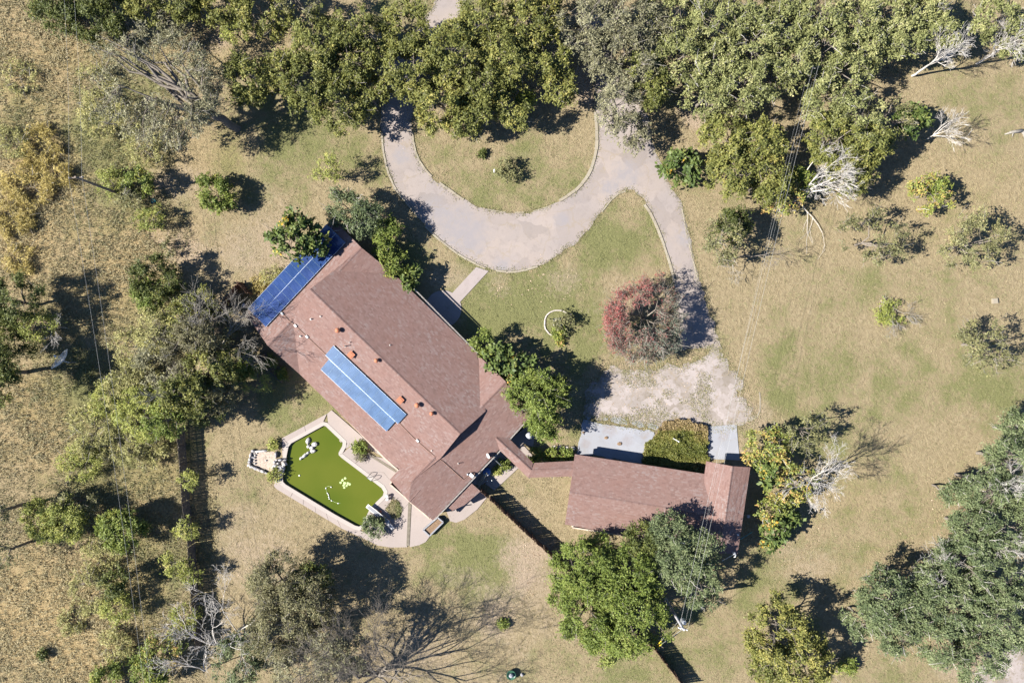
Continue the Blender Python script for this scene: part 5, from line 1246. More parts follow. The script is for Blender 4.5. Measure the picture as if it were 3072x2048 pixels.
def wire(a, b, sag, label, grp, r=.016):
    a, b = Vector(a), Vector(b); root = None
    pts = [a.lerp(b, t) - Vector((0, 0, sag * 4 * t * (1 - t))) for t in np.linspace(0, 1, 25)]
    mb = MB(); mb.tube(pts, r, 5, cap=False); o = mb.obj('power_line', M['wire']); tag(o, label, 'cable', grp); return o
zt = h1 - .04
far1 = W(346 * DK, 1640 * DK, zt); far0 = W(152 * DK, -90 * DK, zt)
for s, nm in ((-.68, 'left'), (.68, 'right')):
    st = f1 + c1 * s + Vector((0, 0, zt)); wire(st, far1 + c1 * s * .45, .5, 'power wire running down the rough field, %s one of the pair' % ('outer' if s > 0 else 'inner'), 'wires of the left utility pole', .010)
    wire(st, far0 + c1 * s * .7, .4, 'faint power wire from the left pole up to the top edge, %s one' % ('outer' if s > 0 else 'inner'), 'wires of the left utility pole', .007)
FT2 = (1996, 1795); f2 = W(*FT2); h2 = top(2052, 1888, FT2)
root = empty('utility_pole', f2, 'pale utility pole with a transformer can beside the bright junipers', 'utility pole', 'utility poles')
mb = MB(); mb.lathe(f2, [(.18, -.1), (.16, 3), (.12, h2)], 10); mb.obj('shaft', M['pale_pole'], root)
q = f2 + Vector((.32, .28, h2 - 1.9)); mb = MB(); mb.lathe(q, [(.20, 0), (.24, .05), (.24, .8), (.2, .88), (.05, .9)], 14)
mb.lathe(q + Vector((.1, 0, .9)), [(.05, 0), (.06, .1), (.03, .22)], 8); mb.lathe(q + Vector((-.1, .05, .9)), [(.05, 0), (.06, .1), (.03, .22)], 8); mb.obj('transformer', M['galv'], root)
mb = MB(); mb.bar(f2 + Vector((.05, 0, h2 - 1.4)), q + Vector((0, 0, .5)), .08, .08); mb.obj('bracket', M['galv'], root)
wd = (D(1840, 230) - f2); wd.z = 0; wd.normalize(); wc = Vector((-wd.y, wd.x, 0))
mb = MB(); mb.bar(f2 + wc * -.45 + Vector((0, 0, h2 - .3)), f2 + wc * .55 + Vector((0, 0, h2 - .3)), .09, .1); mb.obj('crossarm', M['pale_pole'], root)
for s in (-.4, .5):
    mb = MB(); mb.lathe(f2 + wc * s + Vector((0, 0, h2 - .25)), [(.04, 0), (.06, .05), (.04, .1), (.055, .14), (.02, .18)], 8); mb.obj('insulator', M['white_metal'], root)
mb = MB(); mb.lathe(f2 + Vector((-.2, -.15, h2 - 1.0)), [(.05, 0), (.07, .3), (.03, .5)], 8); mb.obj('cutout_fuse', M['white_metal'], root)
zt2 = h2 - .07
wire(f2 + wc * .5 + Vector((0, 0, zt2)), D(1868, 150, 8.2), .7, 'left one of the two upper power wires from the pale pole to the top mass', 'wires of the pale pole', .009)
wire(f2 + wc * -.4 + Vector((0, 0, zt2)), D(1880, 150, 8.2), .7, 'right one of the two upper power wires from the pale pole to the top mass', 'wires of the pale pole', .009)
wire(D(1622, 1196, 6.3), D(1850, 190, 6.2), .8, 'lower thin wire across the garage roof, left one', 'wires of the pale pole', .005)
wire(q + Vector((0, 0, 1.1)), D(1864, 190, 6.6), .9, 'lower thin wire across the garage roof, right one', 'wires of the pale pole', .005)
# guy wires with yellow guards
ga = W(1968, 1943) ; root = empty('guy_wire', ga, 'guy wires with bright yellow guards anchored below the pale pole', 'guy wire')
e1 = f2 + Vector((0, 0, h2 - .25)); e2 = f2 + Vector((0, 0, h2 - 2.2))
mb = MB(); mb.tube([ga, e1], .02, 5); mb.obj('strand', M['wire'], root); mb = MB(); mb.tube([ga + Vector((-.05, .1, 0)), e2], .016, 5); mb.obj('strand', M['wire'], root)
for e_, ln, ba in ((e1, 2.3, Vector((0, 0, 0))), (e2, 2.2, Vector((-.05, .1, 0)))):
    d_ = (e_ - (ga + ba)).normalized(); mb = MB(); mb.tube([ga + ba + d_ * .15, ga + ba + d_ * ln], .055, 8); mb.obj('guard', M['yellow'], root)

# white pole in the vine bed, mast on the garage and the blue green pipe
fp = W(2016, 1312); root = empty('white_pole', fp, 'slim white pole standing in the vine bed between the aprons', 'pole')
mb = MB(); mb.tube([fp + Vector((0, 0, -.1)), fp + Vector((0, 0, 3.2))], .05, 8); mb.obj('shaft', M['white_metal'], root)
mb = MB(); mb.lathe(fp + Vector((0, 0, 3.18)), [(.06, 0), (.075, .06), (.02, .1)], 8); mb.obj('cap', M['white_metal'], root)
fp = on(pVE, 2198, 1655); root = empty('service_mast', fp, 'white service mast with an angled brace at the garage wing end', 'mast')
mb = MB(); mb.tube([fp - Vector((0, 0, .1)), fp + Vector((0, 0, 1.1)), fp + Vector((-.1, -.12, 1.25)), fp + Vector((-.2, -.2, 1.1))], .05, 8); mb.obj('pipe', M['white_metal'], root)
mb = MB(); mb.tube([fp + Vector((0, 0, .7)), W(2166.5, 1681, 2.5)], .03, 6); mb.obj('brace', M['white_metal'], root)
mb = MB(); mb.lathe(fp + Vector((0, 0, .45)), [(.09, 0), (.15, .05), (.15, .2), (.08, .26)], 10); mb.obj('meter_head', M['white_metal'], root)
mb = MB(); mb.tube([W(2221, 1617, 1.2), W(2256, 1595, .5)], .045, 8); tag(mb.obj('teal_pipe', M['teal']), 'blue green pipe sticking out from the garage side wall', 'pipe')
mb = MB(); mb.lathe(W(2236, 1541, .0), [(.03, 0), (.03, 1.0), (.2, 1.05), (.2, 1.1), (.02, 1.16)], 12); tag(mb.obj('round_cap_vent', M['cast']), 'round pale capped vent in shade beside the garage wing', 'vent')
fp = on(pVE, 2212, 1602); mb = MB(); mb.lathe(fp - Vector((0, 0, .05)), [(.06, 0), (.05, .3), (.09, .32), (.02, .4)], 10); tag(mb.obj('stub_vent', M['white_metal']), 'small white vent cap on the shaded garage wing slope', 'vent')

# ------------------------------------------------------------------ mesh satellite dish in the field
dc = W(190, 1082, 1.7); root = empty('mesh_satellite_dish', Vector((dc.x + .4, dc.y - .2, 0)), 'large tilted mesh satellite dish in dark shade at left', 'satellite dish')
axd = Vector((-.62, .58, .55)).normalized(); rot = axd.to_track_quat('Z', 'Y').to_matrix(); o0 = root.location
def dp(r, a): return dc + rot @ Vector((r * math.cos(a), r * math.sin(a), .26 * r * r))
RD = 1.3; mb = MB()
for r in np.linspace(.08, RD, 16):
    mb.tube([dp(r, a) for a in np.linspace(0, 2 * math.pi, 37)], .013 if r < RD - .01 else .035, 4, cap=False)
mb.obj('mesh_rings', M['white_metal'], root)
mb = MB()
for k in range(48): mb.tube([dp(r, k * math.pi / 24) for r in np.linspace(.06, RD, 8)], .022 if k % 6 == 0 else .011, 4, cap=False)
mb.obj('ribs', M['white_metal'], root)
ft = dc + rot @ Vector((0, 0, .95)); mb = MB()
for k in range(3): mb.tube([dp(RD * .72, .5 + k * 2.094), ft], .018, 5)
mb.obj('feed_arms', M['white_metal'], root)
mb = MB(); mb.lathe(ft, [(.06, -.15), (.11, -.05), (.11, .1), (.05, .16)], 10, 0, rot); mb.obj('feed_horn', M['white_metal'], root)
mb = MB(); mb.tube([o0 + Vector((0, 0, -.1)), o0 + Vector((0, 0, 1.3)), dc + rot @ Vector((0, 0, -.06))], .07, 8); mb.obj('mount_post', M['galv'], root)

# ------------------------------------------------------------------ pool side things
WZ = -.2
def on_water(px, py, z=0): return W(px, py, WZ) + Vector((0, 0, z))
rng = np.random.default_rng(9)
RK = [(924,1322,.42,.26,1.3,'long white rock at the top of the rock group in the pool'),(944.6,1331.7,.36,.30,.2,'round white rock at the right of the rock group in the pool'),(936,1341.5,.36,.24,.4,'white rock in the centre of the pool rock group'),(926,1338,.24,.2,1.,'small white rock on the left of the pool rock group'),
      (939,1352,.36,.26,.2,'white rock with a dark hollow below the centre of the pool group'),(925,1357,.24,.17,.7,'small white rock linking the pool group to its tail'),(914,1366,.46,.2,.75,'long white rock in the tail of the pool group'),(904,1373,.28,.17,1.1,'end white rock of the tail of the pool group')]
for x, y, a, b, r, lb in RK:
    mb = MB(); mb.rock(on_water(x, y, .06), a, b, .42, rng, 0, r); tag(mb.obj('pool_rock', M['white_stone']), lb, 'rock', 'white rocks standing in the pool')
for i, (x, y, r) in enumerate([(1035,1434,.17),(1027,1440,.18),(1022,1447,.16),(1034,1448,.2),(1044,1449,.19),(1049,1452,.16),(1031,1455,.15),(1040,1456,.15),(1033,1462,.15)]):
    lbs = ['topmost pale floating leaf in the pool leaf cluster', 'upper left floating leaf of the pool cluster', 'leftmost floating leaf of the pool cluster', 'central floating leaf of the pool cluster', 'right centre floating leaf of the pool cluster', 'rightmost floating leaf of the pool cluster', 'lower left floating leaf of the pool cluster', 'lower right floating leaf of the pool cluster', 'lowest floating leaf of the pool cluster']
    mb = MB(); mb.prism([on_water(x, y, .025) + Vector((r * rng.uniform(.7, 1.1) * math.cos(a), r * rng.uniform(.7, 1.1) * math.sin(a), 0)) for a in np.linspace(0, 6.28, 9, endpoint=False)], .02); tag(mb.obj('floating_leaf', M['pad_green']), lbs[i], 'leaf', 'pale leaves floating in the pool')
rp = [on_water(*z5(x, y), .02) for x, y in ((1165,1195),(1140,1182),(1110,1188),(1094,1210),(1098,1245),(1115,1280),(1128,1300),(1134,1330),(1140,1355),(1172,1382),(1215,1402),(1262,1418),(1290,1416))]
root = empty('float_rope', rp[0], 'curving white float rope drifting in the green pool', 'rope'); mb = MB(); mb.tube(rp, .022, 5); mb.obj('cord', M['pad_green'], root)
mbs = MB(); mbs.lathe((0, 0, 0), [(.02, -.09), (.065, -.05), (.065, .05), (.02, .09)], 8); me = mbs.mesh('float', M['white_pl'])
for i in (0, 3, 5, 6, 7, 8, 9, 11):
    o = obj('float', me, root); o.location = rp[i] - root.location + Vector((0, 0, .02)); dd = (rp[min(i + 1, 12)] - rp[i]).normalized(); o.rotation_mode = 'QUATERNION'; o.rotation_quaternion = dd.to_track_quat('Z', 'Y')
mb = MB(); mb.lathe(on_water(*z5(727, 1036)), [(.05, -.03), (.1, 0), (.1, .04), (.05, .08)], 10); tag(mb.obj('white_float', M['white_pl']), 'single white ball floating near the left side of the pool', 'float')
mb = MB(); p = W(*z5(1293, 562)) + Vector((0, 0, -.1)); mb.box(p, (.34, .22, .12), Matrix.Rotation(R(-45), 3, 'Z')); mb.box(p + Vector((0, 0, .08)), (.2, .14, .04), Matrix.Rotation(R(-45), 3, 'Z')); tag(mb.obj('skimmer_box', M['kerb']), 'pale skimmer box at the inner bend of the pool wall', 'skimmer')
# ladder
la, lb_ = W(*z5(1688, 1040)), W(*z5(1745, 1082)); root = empty('pool_ladder', (la + lb_) / 2, 'bent metal pool ladder on the right side of the pool', 'ladder')
out_ = Vector((.72, .69, 0)) ; out_ = (W(1110, 1400) - W(1100, 1412)).normalized()
for a in (la, lb_):
    mb = MB(); mb.tube([a - out_ * .35 + Vector((0, 0, -.9)), a - out_ * .32 + Vector((0, 0, .1)), a - out_ * .22 + Vector((0, 0, .62)), a + Vector((0, 0, .82)), a + out_ * .35 + Vector((0, 0, .72)), a + out_ * .5 + Vector((0, 0, .4)), a + out_ * .5 + Vector((0, 0, .06))], .03, 8); mb.obj('handrail', M['dark_metal'], root)
for z in (-.15, -.42, -.7):
    mb = MB(); mb.bar(la - out_ * .34 + Vector((0, 0, z)), lb_ - out_ * .34 + Vector((0, 0, z)), .09, .03); mb.obj('step', M['galv'], root)
# diving board
da, db = W(1101, 1516, .55), W(1166, 1567, .55); root = empty('diving_board', W(1150, 1555), 'white diving board reaching over the deep end of the pool', 'diving board'); dd = (db - da).normalized()
mb = MB(); mb.bar(da, db, .46, .06); mb.obj('board', M['white_metal'], root)
mb = MB(); mb.bar(da.lerp(db, .05) + Vector((0, 0, .033)), da.lerp(db, .97) + Vector((0, 0, .033)), .36, .008); mb.obj('grip_strip', M['slab'], root)
for t in (.52, .97):
    mb = MB(); c = da.lerp(db, t); c.z = .3; mb.box(c, (.1, .5, .5), Matrix.Rotation(math.atan2(dd.y, dd.x), 3, 'Z')); mb.obj('stand', M['galv'], root)
bb = W(1166, 1567); be = W(1181, 1584); mb = MB(); mb.bar(bb + Vector((0, 0, .3)), be + Vector((0, 0, .18)), .44, .12); mb.obj('step_block', M['cast'], root)
p = W(1142, 1533); mb = MB(); mb.lathe(p + Vector((0, 0, .09)), [(.13, 0), (.16, .12), (.12, .2), (.15, .26), (.05, .28)], 12); tag(mb.obj('clay_pot', M['terracotta']), 'small clay pot on the deck beside the diving board', 'pot')
for x, y, lb in ((1163, 1485, 'upper one of two white urns by the pool corner'), (1164, 1494, 'lower grey one of two urns by the pool corner')):
    p = W(x, y) + Vector((0, 0, .09)); root = empty('garden_urn', p, lb, 'urn', 'urns at the pool corner'); mb = MB(); mb.box(p + Vector((0, 0, .04)), (.3, .3, .08)); mb.obj('plinth', M['white_stone'], root)
    mb = MB(); mb.lathe(p + Vector((0, 0, .08)), [(.1, 0), (.06, .08), (.14, .2), (.2, .36), (.17, .42), (.12, .4)], 14); mb.obj('bowl', M['white_stone'], root, True)
# grass bed in the deck
bed = [(1177, 1497), (1161, 1524), (1180, 1550), (1190, 1554), (1199, 1545), (1202, 1520), (1192, 1502)]
bo = sheet('deck_grass_bed', rough_outline(bed, 5, 2, 8, 23), .11, M['soil'], None, .12, 'small tan grass bed set in the deck beside the diving board', 'grass bed')
# planter box at house corner
c4 = [W(1271, 1585), W(1314, 1548), W(1331, 1562), W(1290, 1603)]; root = empty('brick_planter', c4[0], 'raised pale planter box at the lower corner of the house', 'planter')
for i in range(4):
    a, b = c4[i], c4[(i + 1) % 4]; d_ = (b - a).normalized(); k = max(3, int((b - a).length / .3))
    for row in range(3):
        for j in range(k):
            s0 = (b - a).length / k; p = a + d_ * (j + .5) * s0 + Vector((0, 0, .1 + row * .19)); mb = MB(); mb.box(p, (s0 - .012, .15, .18), Matrix.Rotation(math.atan2(d_.y, d_.x), 3, 'Z')); mb.obj('block', M['slab'], root)
mb = MB(); mb.prism([p + Vector((0, 0, .40)) for p in c4], .3); mb.obj('soil', M['soil'], root)
# rock pond beside the pool
def pz(x, y): return (720 + x / 9.8, 1310 + y / 9.8)
sheet('pond_bed', rough_outline([pz(*p) for p in ((360,420),(780,440),(1010,420),(1060,600),(1010,820),(960,1010),(760,960),(480,860),(330,760),(330,560))], 6, 3, 10, 25), .04, M['sand'], None, .1, 'dry sandy bed of the empty rock pond beside the pool', 'pond bed')
PR = [(640,405,.95,.2,.08,.5),(400,400,.24,.2,0,.4),(335,520,.36,.15,1.4,.45),(310,640,.28,.16,1.5,.4),(300,720,.22,.2,.4,.45),(290,820,.26,.24,.9,.4),(350,870,.24,.18,.4,.35),(460,910,.4,.2,-.5,.4),(570,960,.42,.16,-.5,.4),(680,1000,.36,.18,-.3,.4),(790,1050,.3,.12,-.4,.3),
      (440,480,.15,.12,.3,.25),(455,540,.14,.12,.8,.22),(430,610,.16,.12,.2,.25),(440,690,.15,.13,1.,.25),(445,780,.14,.12,.4,.22),(380,590,.15,.12,.4,.25),(500,470,.16,.1,.6,.2),(770,690,.12,.1,.3,.2),
      (1075,520,.14,.42,0,.4),(1000,930,.16,.5,.1,.45),(1060,830,.32,.2,-.2,.5),(1050,720,.2,.24,.3,.6),(1120,660,.24,.14,.2,.55),(1150,760,.2,.16,.6,.55),(1220,660,.3,.16,.1,.6),(1310,770,.4,.26,-.4,.5),(1180,860,.28,.16,.4,.5),(1230,900,.34,.28,.5,.5),(1210,970,.3,.26,.2,.55),
      (1290,850,.2,.2,.4,.45),(1290,930,.2,.26,.2,.4),(1200,1080,.34,.3,.3,.4),(1090,1220,.24,.2,.5,.3),(1170,1260,.28,.2,.8,.3),(1080,1300,.26,.16,.4,.25),(1270,1010,.16,.16,0,.4),(1340,660,.24,.14,.1,.4)]
root = empty('rock_pond_edge', W(800, 1380), 'ring of pale and grey rocks around the empty pond by the pool', 'rock edging')
for i, (x, y, a, b, r, z) in enumerate(PR):
    mb = MB(); mb.rock(W(*pz(x, y)) + Vector((0, 0, z * .4)), a, b, z, rng, 0, r); mb.obj('rock', M[['white_stone', 'grey_stone', 'stone'][i % 3]], root)
# house side garden bed
root = empty('raised_garden_bed', W(820, 1100), 'weathered timber raised bed with cross bars beside the house wall', 'garden bed')
for a, b in (((766, 1070), (845, 1145)), ((797, 1057), (863, 1124)), ((845, 1145), (863, 1124)), ((792, 1082), (803, 1070)), ((814, 1108), (829, 1093)), ((766, 1070), (775, 1045))):
    mb = MB(); mb.bar(W(*a) + Vector((0, 0, .45)), W(*b) + Vector((0, 0, .45)), .09, .09); mb.obj('timber', M['wood'], root)
for x, y in ((766, 1070), (845, 1145), (797, 1057), (863, 1124), (814, 1108), (829, 1093)):
    mb = MB(); mb.box(W(x, y, .22), (.09, .09, .44)); mb.obj('leg', M['wood'], root)
mb = MB(); mb.prism([W(*p) + Vector((0, 0, .3)) for p in ((768, 1070), (797, 1059), (861, 1124), (845, 1142))], .28); mb.obj('soil', M['soil'], root)

# ------------------------------------------------------------------ lawn ornaments
p = W(1672, 968); root = empty('lawn_fountain', p, 'round tiered grey stone fountain inside the edging arc', 'fountain')
mb = MB(); mb.lathe(p, [(.5, 0), (.56, .2), (.56, .42), (.50, .45), (.47, .34), (.1, .32)], 22); mb.obj('basin', M['cast'], root)
mb = MB(); mb.lathe(p + Vector((0, 0, .3)), [(.1, 0), (.09, .3), (.34, .42), (.4, .5), (.36, .5), (.28, .44), (.08, .43)], 18); mb.obj('upper_bowl', M['white_stone'], root, True)
mb = MB(); mb.lathe(p + Vector((0, 0, .72)), [(.07, 0), (.05, .2), (.11, .28), (.1, .36), (.02, .42)], 12); mb.obj('finial', M['cast'], root, True)
p = W(1484, 515); root = empty('white_statue', p, 'small white statue on the grass island beside the bush', 'statue')
mb = MB(); mb.box(p + Vector((0, 0, .08)), (.3, .3, .16)); mb.obj('plinth', M['white_stone'], root)
mb = MB(); mb.lathe(p + Vector((0, 0, .16)), [(.11, 0), (.13, .15), (.08, .35), (.12, .5), (.10, .62), (.05, .7), (.08, .78), (.06, .86), (.01, .9)], 10); mb.tube([p + Vector((.08, 0, .66)), p + Vector((.2, .12, .5)), p + Vector((.16, .2, .36))], .035, 6); mb.obj('figure', M['white_pl'], root, True)
p = W(1533.6, 2018); root = empty('planter_urn', p, 'round dark green urn with a white ball at the bottom edge', 'urn')
mb = MB(); mb.lathe(p, [(.28, 0), (.34, .06), (.5, .3), (.56, .5), (.53, .55), (.46, .46), (.1, .42)], 22); mb.obj('bowl', M['green_pl'], root, True)
mb = MB(); mb.lathe(p + Vector((0, 0, .4)), [(.1, 0), (.24, .08), (.27, .2), (.2, .34), (.03, .4)], 14); mb.obj('ball', M['cast'], root, True)
mb = MB(); mb.rock(W(1566, 2021) + Vector((0, 0, .1)), .22, .2, .3, rng); tag(mb.obj('dark_stone', M['grey_stone']), 'small dark stone right of the green urn at the bottom edge', 'stone')
p = W(2982, 903); mb = MB(); mb.box(p + Vector((0, 0, .12)), (.62, .6, .26), Matrix.Rotation(.12, 3, 'Z')); mb.box(p + Vector((0, 0, .27)), (.5, .48, .04), Matrix.Rotation(.12, 3, 'Z')); tag(mb.obj('utility_box', M['kerb']), 'square pale utility box in the lawn at far right', 'utility box')
# fallen log
A1, B1 = W(3012, 404), W(3062, 394); root = empty('fallen_log', (A1 + B1) / 2, 'broken grey log with forked roots lying on the upper right lawn', 'log')
mb = MB(); mb.tube([A1 + Vector((0, 0, .08)), A1.lerp(B1, .4) + Vector((0, .08, .16)), B1 + Vector((0, 0, .2))], [.06, .16, .22], 8)
mb.tube([B1 + Vector((0, 0, .2)), B1 + Vector((.3, -.5, .12)), B1 + Vector((.4, -.9, .05))], [.17, .09, .03], 7); mb.tube([A1.lerp(B1, .5) + Vector((0, 0, .15)), A1.lerp(B1, .5) + Vector((-.1, -.5, .1))], [.1, .03], 6); mb.obj('log', M['grey_twig'], root, True)
# stepping stones
for i, (x, y) in enumerate(((1661, 1341), (1680, 1342), (1699, 1345), (1718, 1345))):
    lb = ['leftmost stepping stone leading to the garage', 'second stepping stone from the left leading to the garage', 'third stepping stone from the left leading to the garage', 'stepping stone nearest the garage apron'][i]
    mb = MB(); mb.rock(W(x, y) + Vector((0, 0, .02)), .34, .27, .09, rng, 0, i); tag(mb.obj('stepping_stone', M['stone']), lb, 'stepping stone', 'stepping stones by the covered walkway')
for x, y, lb, s in ((1818, 1312, 'brown rock on the upper middle of the white apron', .24), (1858, 1330, 'reddish brown rock on the apron just above the roof shadow', .3), (1750, 1296, 'small brown rock near the left side of the apron', .17)):
    mb = MB(); mb.rock(W(x, y) + Vector((0, 0, .1)), s, s * .8, .18, rng); tag(mb.obj('apron_rock', M['soil']), lb, 'rock', 'rocks on the white apron')
# covered grill, tank, downspout, planks in the shade
p = W(1586, 1303); root = empty('covered_grill', p, 'grey covered grill standing in the shade below the roof gutter', 'grill')
mb = MB(); mb.lathe(p, [(.36, 0), (.40, .3), (.42, .8), (.36, .98), (.2, 1.08), (.02, 1.1)], 12); mb.obj('cover', M['cover'], root, True)
mb = MB(); mb.box(p + Vector((.35, .05, .72)), (.34, .5, .06), Matrix.Rotation(.2, 3, 'Z')); mb.obj('side_shelf', M['cover'], root)
p = W(1461, 1411); root = empty('water_tank', p, 'round blue water tank in the shade below the gutter', 'tank')
mb = MB(); mb.lathe(p, [(.44, 0), (.46, .1), (.46, .9), (.40, 1.0), (.12, 1.05)], 20); mb.obj('body', M['blue_pl'], root, True)
mb = MB(); mb.lathe(p + Vector((0, 0, 1.04)), [(.16, 0), (.16, .05), (.02, .06)], 14); mb.obj('lid', M['blue_pl'], root)
mb = MB(); mb.lathe(p + Vector((.12, -.3, .95)), [(.08, 0), (.08, .12), (.02, .16)], 10); mb.obj('outlet_cap', M['white_pl'], root)
for k, (a, b, lb) in enumerate((((1434, 1452, .3), (1459, 1417, 1.15), 'left pale plank leaning on the blue tank'), ((1433, 1463, .2), (1463, 1419, 1.1), 'right longer pale plank leaning on the blue tank'))):
    mb = MB(); mb.bar(W(*a), W(*b), .16, .04); mb.bar(W(*a), W(*b), .03, .09); tag(mb.obj('leaning_plank', M['kerb']), lb, 'plank', 'planks leaning on the blue tank')
mb = MB(); mb.tube([W(1480, 1374, 1.9), W(1501, 1394, 1.6), W(1512, 1401, .2)], .03, 6); tag(mb.obj('downspout_pipe', M['galv']), 'thin grey pipe slanting across the dark gap under the gutter', 'pipe')
for x, y, lb in ((1462, 1440, 'left one of two tiny white caps in the shade by the tank'), (1476, 1438, 'right one of two tiny white caps in the shade by the tank')):
    mb = MB(); mb.lathe(W(x, y), [(.03, 0), (.03, .5), (.07, .52), (.02, .58)], 8); tag(mb.obj('white_cap_post', M['white_pl']), lb, 'post', 'white caps in the shade')
p = W(738, 918); root = empty('water_tank', p, 'small grey tank in shade at the lower corner of the large solar array', 'tank'); mb = MB(); mb.lathe(p, [(.3, 0), (.32, .6), (.24, .75), (.03, .8)], 14); mb.obj('body', M['galv'], root, True)
mb = MB(); mb.lathe(p + Vector((0, 0, .78)), [(.09, 0), (.09, .06), (.02, .07)], 10); mb.obj('lid', M['cast'], root)
p = W(462, 604); mb = MB(); mb.lathe(p, [(.2, 0), (.26, .2), (.27, .22), (.2, .12), (.02, .1)], 12); tag(mb.obj('teal_bucket', M['teal']), 'tiny teal tub on the ground below the utility pole shadow', 'tub')

# ------------------------------------------------------------------ ground cover
def tufts(name, x, y, n_bl, hgt, wd, spread, colr, tint, seed, mat, parent=None, z0=0.):
    rng = np.random.default_rng(seed); N_ = len(x); ii = np.repeat(np.arange(N_), n_bl); nn = len(ii)
    a = rng.uniform(0, 6.283, nn); lean_ = rng.uniform(.15, 1.0, nn) * spread; hh = hgt[ii] * rng.uniform(.5, 1.2, nn)
    b = np.stack([x[ii] + rng.normal(0, .05 + .08 * spread, nn), y[ii] + rng.normal(0, .05 + .08 * spread, nn), np.full(nn, z0)], 1)
    dirv = np.stack([np.cos(a), np.sin(a), np.zeros(nn)], 1); side = np.stack([-np.sin(a), np.cos(a), np.zeros(nn)], 1) * wd * rng.uniform(.6, 1.3, nn)[:, None]
    m = b + dirv * (lean_ * hh * .35)[:, None] + [0, 0, 1] * (hh * .7)[:, None]; t = b + dirv * (lean_ * hh)[:, None] + [0, 0, 1] * (hh * np.maximum(.35, 1 - lean_ * .35))[:, None]
    V = np.stack([b - side, b + side, m + side * .7, m - side * .7, t + side * .12, t - side * .12], 1).reshape(-1, 3); k = np.arange(nn)[:, None] * 6
    Q = np.concatenate([k + [0, 1, 2, 3], k + [3, 2, 4, 5]]); tt = np.clip(tint[ii] + rng.normal(0, .14, nn), 0, 1)
    o = obj(name, quads_mesh(name, V, Q, np.concatenate([tt, tt])), parent, mat); o['kind'] = 'stuff'; return o
GM = leaf_mat('dry_and_green_grass_blades', [(0, (0.118, 0.133, 0.049)), (.3, (0.179, 0.186, 0.081)), (.55, (0.286, 0.249, 0.146)), (.8, (0.367, 0.308, 0.167)), (1, (0.449, 0.382, 0.227))], .25)
rng = np.random.default_rng(3)
NOGO = [[W(*p)[:2] for p in L] for L in (ringr, lotr, walk, sl1, sl2, COP, DKO + [(1300, 1400), (1165, 1383), (1010, 1241)])] + [[b[:2] for b in base], [g[:2] for g in gb]]
def free(x, y):
    ok = np.ones(len(x), bool)
    for P in NOGO: ok &= ~inpoly(x, y, P)
    return ok
# rough field: tall dry grass
x = rng.uniform(-60, -34, 30000); y = rng.uniform(-40.5, 40.5, 30000); px_, py_ = pix(x, y)
edge = 470 - 60 * np.sin(py_ / 300) + (vnoise(px_, py_, 60, 31) - .5) * 160
keep = (px_ < edge * np.where((py_ > 560) & (py_ < 1600), .95, 1.0)) & (rng.random(len(x)) < .25 + .95 * vnoise(px_, py_, 45, 32)) & free(x, y); x, y, px_, py_ = x[keep], y[keep], px_[keep], py_[keep]
gg = blobs(px_, py_, GOLD); gr = blobs(px_, py_, GREEN)
tufts('tall_dry_grass', x, y, 8, .13 + .22 * vnoise(px_, py_, 30, 33) + .10 * gg, .028, 1.1, None, .60 + .28 * gg - .50 * gr + .25 * (vnoise(px_, py_, 25, 34) - .5), 4, GM)
# lawn: short tufts everywhere else
x = rng.uniform(-60, 60, 120000); y = rng.uniform(-40.5, 40.5, 120000); px_, py_ = pix(x, y)
keep = free(x, y) & (rng.random(len(x)) < .15 + 1.1 * (vnoise(px_, py_, 16, 35) - .15)); x, y, px_, py_ = x[keep], y[keep], px_[keep], py_[keep]
gr = blobs(px_, py_, GREEN); ba = blobs(px_, py_, BARE); keep = rng.random(len(x)) > ba * .9; x, y, px_, py_, gr = x[keep], y[keep], px_[keep], py_[keep], gr[keep]
tufts('lawn_grass', x, y, 4, .07 + .08 * vnoise(px_, py_, 14, 36), .022, 1.3, None, .50 - .62 * gr + .45 * (vnoise(px_, py_, 40, 37) - .5), 6, GM)
# grass creeping over the lot, through the fragments and along the drive edges
x = rng.uniform(5, 31, 16000); y = rng.uniform(-13.5, 2, 16000); a, b = x * S + CX, CY - y * S
keep = (inpoly(x, y, NOGO[1]) & (vnoise(x, y, 2.2, 41) + .5 * vnoise(x, y, .7, 42) > .93)) | ((b > 1245) & (b < 1300) & (a > 1745) & (a < 1975) & ~inpoly(x, y, NOGO[3])); x, y = x[keep], y[keep]
lw = np.array([W(*p)[:2] for p in lotr]); si = rng.integers(0, len(lw), 1600); le = lw[si] + rng.normal(0, .35, (1600, 2)); x = np.append(x, le[:, 0]); y = np.append(y, le[:, 1])
tufts('lot_weeds', x, y, 4, np.full(len(x), .10), .03, 1.4, None, np.full(len(x), .42), 7, GM, None, .03)
P_ = np.array([W(*p)[:2] for p in ringr]); s_ = rng.integers(0, len(P_), 2600); pp = P_[s_] + rng.normal(0, .16, (2600, 2)); tufts('drive_edge_grass', pp[:, 0], pp[:, 1], 5, np.full(2600, .11), .03, 1.3, None, np.full(2600, .40), 8, GM, None, .02)
bw_ = np.array([W(*p)[:2] for p in bed]); x = rng.uniform(bw_[:, 0].min(), bw_[:, 0].max(), 500); y = rng.uniform(bw_[:, 1].min(), bw_[:, 1].max(), 500); k_ = inpoly(x, y, bw_); x, y = x[k_], y[k_]
o = tufts('bed_grass', x - bo.location.x, y - bo.location.y, 5, np.full(len(x), .2), .03, 1.1, None, .5 - .4 * (x > x.mean() + .2), 9, GM, bo, .1)
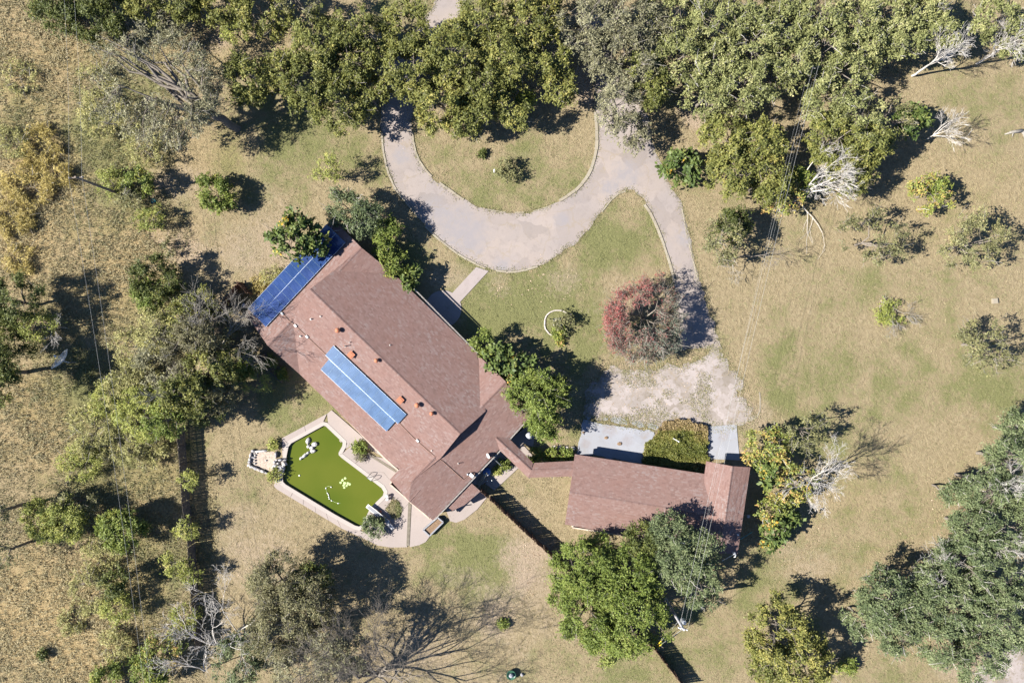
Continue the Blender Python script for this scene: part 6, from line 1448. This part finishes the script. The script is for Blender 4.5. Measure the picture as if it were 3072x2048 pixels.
# vine bed between the two aprons
VB = [(1928,1350),(1945,1318),(1968,1298),(1976,1280),(2000,1262),(2030,1256),(2062,1260),(2095,1268),(2117,1278),(2120,1320),(2121,1420),(2060,1415),(1990,1400),(1925,1390)]
vbw = [W(*p)[:2] for p in rough_outline(VB, 6, 10, 16, 27)]; va = np.array(vbw)
vine = empty('vine_bed', Vector((va[:, 0].mean(), va[:, 1].mean(), 0)), 'tangled green and brown vine bed between the two white aprons', 'vine bed'); o0 = np.array(vine.location)
mb = MB(); mb.prism([Vector((p[0], p[1], .05)) for p in vbw], .1); mb.obj('soil', M['soil'], vine)
x = rng.uniform(va[:, 0].min(), va[:, 0].max(), 26000); y = rng.uniform(va[:, 1].min(), va[:, 1].max(), 26000); k_ = inpoly(x, y, vbw); x, y = x[k_], y[k_]
hh = .12 + .75 * vnoise(x, y, 1.1, 43) ** 1.5 + .3 * vnoise(x, y, .4, 44); c = np.stack([x, y, hh * rng.uniform(.45, 1, len(x))], 1) - o0
V, Q = leafquads(c, rng.normal(size=(len(x), 3)) * .7 + [0, 0, 1], rng.normal(size=(len(x), 3)), .20 * rng.uniform(.6, 1.4, len(x)), .11 * rng.uniform(.6, 1.4, len(x)))
VM = leaf_mat('vine_leaves', [(0, (.075, .09, .02)), (.35, (.145, .15, .035)), (.6, (.19, .165, .05)), (.8, (.20, .15, .065)), (1, (.24, .18, .09))], .25)
tv = np.clip(.2 + .75 * (vnoise(x, y, 1.8, 45) - .25) + .35 * (y > va[:, 1].max() - 1.4) + rng.normal(0, .13, len(x)), 0, 1); o = obj('leaves', quads_mesh('leaves', V, Q, tv), vine, VM); o['kind'] = 'stuff'
# fallen leaf litter under the trees and along the walk
x = rng.uniform(-58, 58, 60000); y = rng.uniform(-40, 40, 60000); px_, py_ = pix(x, y)
lit = blobs(px_, py_, [(1250,640,70,50,1),(1150,660,30,40,.8),(1215,1290,60,80,.6),(420,590,80,70,.8),(1480,880,140,70,.8),(1600,300,80,60,.8),(1370,190,60,60,.8),(640,1420,140,120,.6),(1800,1180,90,120,.7),(900,260,60,60,.5),(1100,200,220,90,.6),(1700,150,300,120,.6),(2200,1330,180,160,.5),(420,820,140,120,.7)])
keep = rng.random(len(x)) < lit * .8; x, y = x[keep], y[keep]; c = np.stack([x, y, np.full(len(x), .05)], 1)
V, Q = leafquads(c, rng.normal(size=(len(x), 3)) * .35 + [0, 0, 1], rng.normal(size=(len(x), 3)), .13 * rng.uniform(.6, 1.5, len(x)), .08 * rng.uniform(.6, 1.5, len(x)))
o = obj('fallen_leaves', quads_mesh('fallen_leaves', V, Q, rng.random(len(x))), None, leaf_mat('fallen_leaf_litter', [(0, (.16, .10, .06)), (.5, (.34, .24, .15)), (1, (.52, .40, .30))], .1)); o['kind'] = 'stuff'
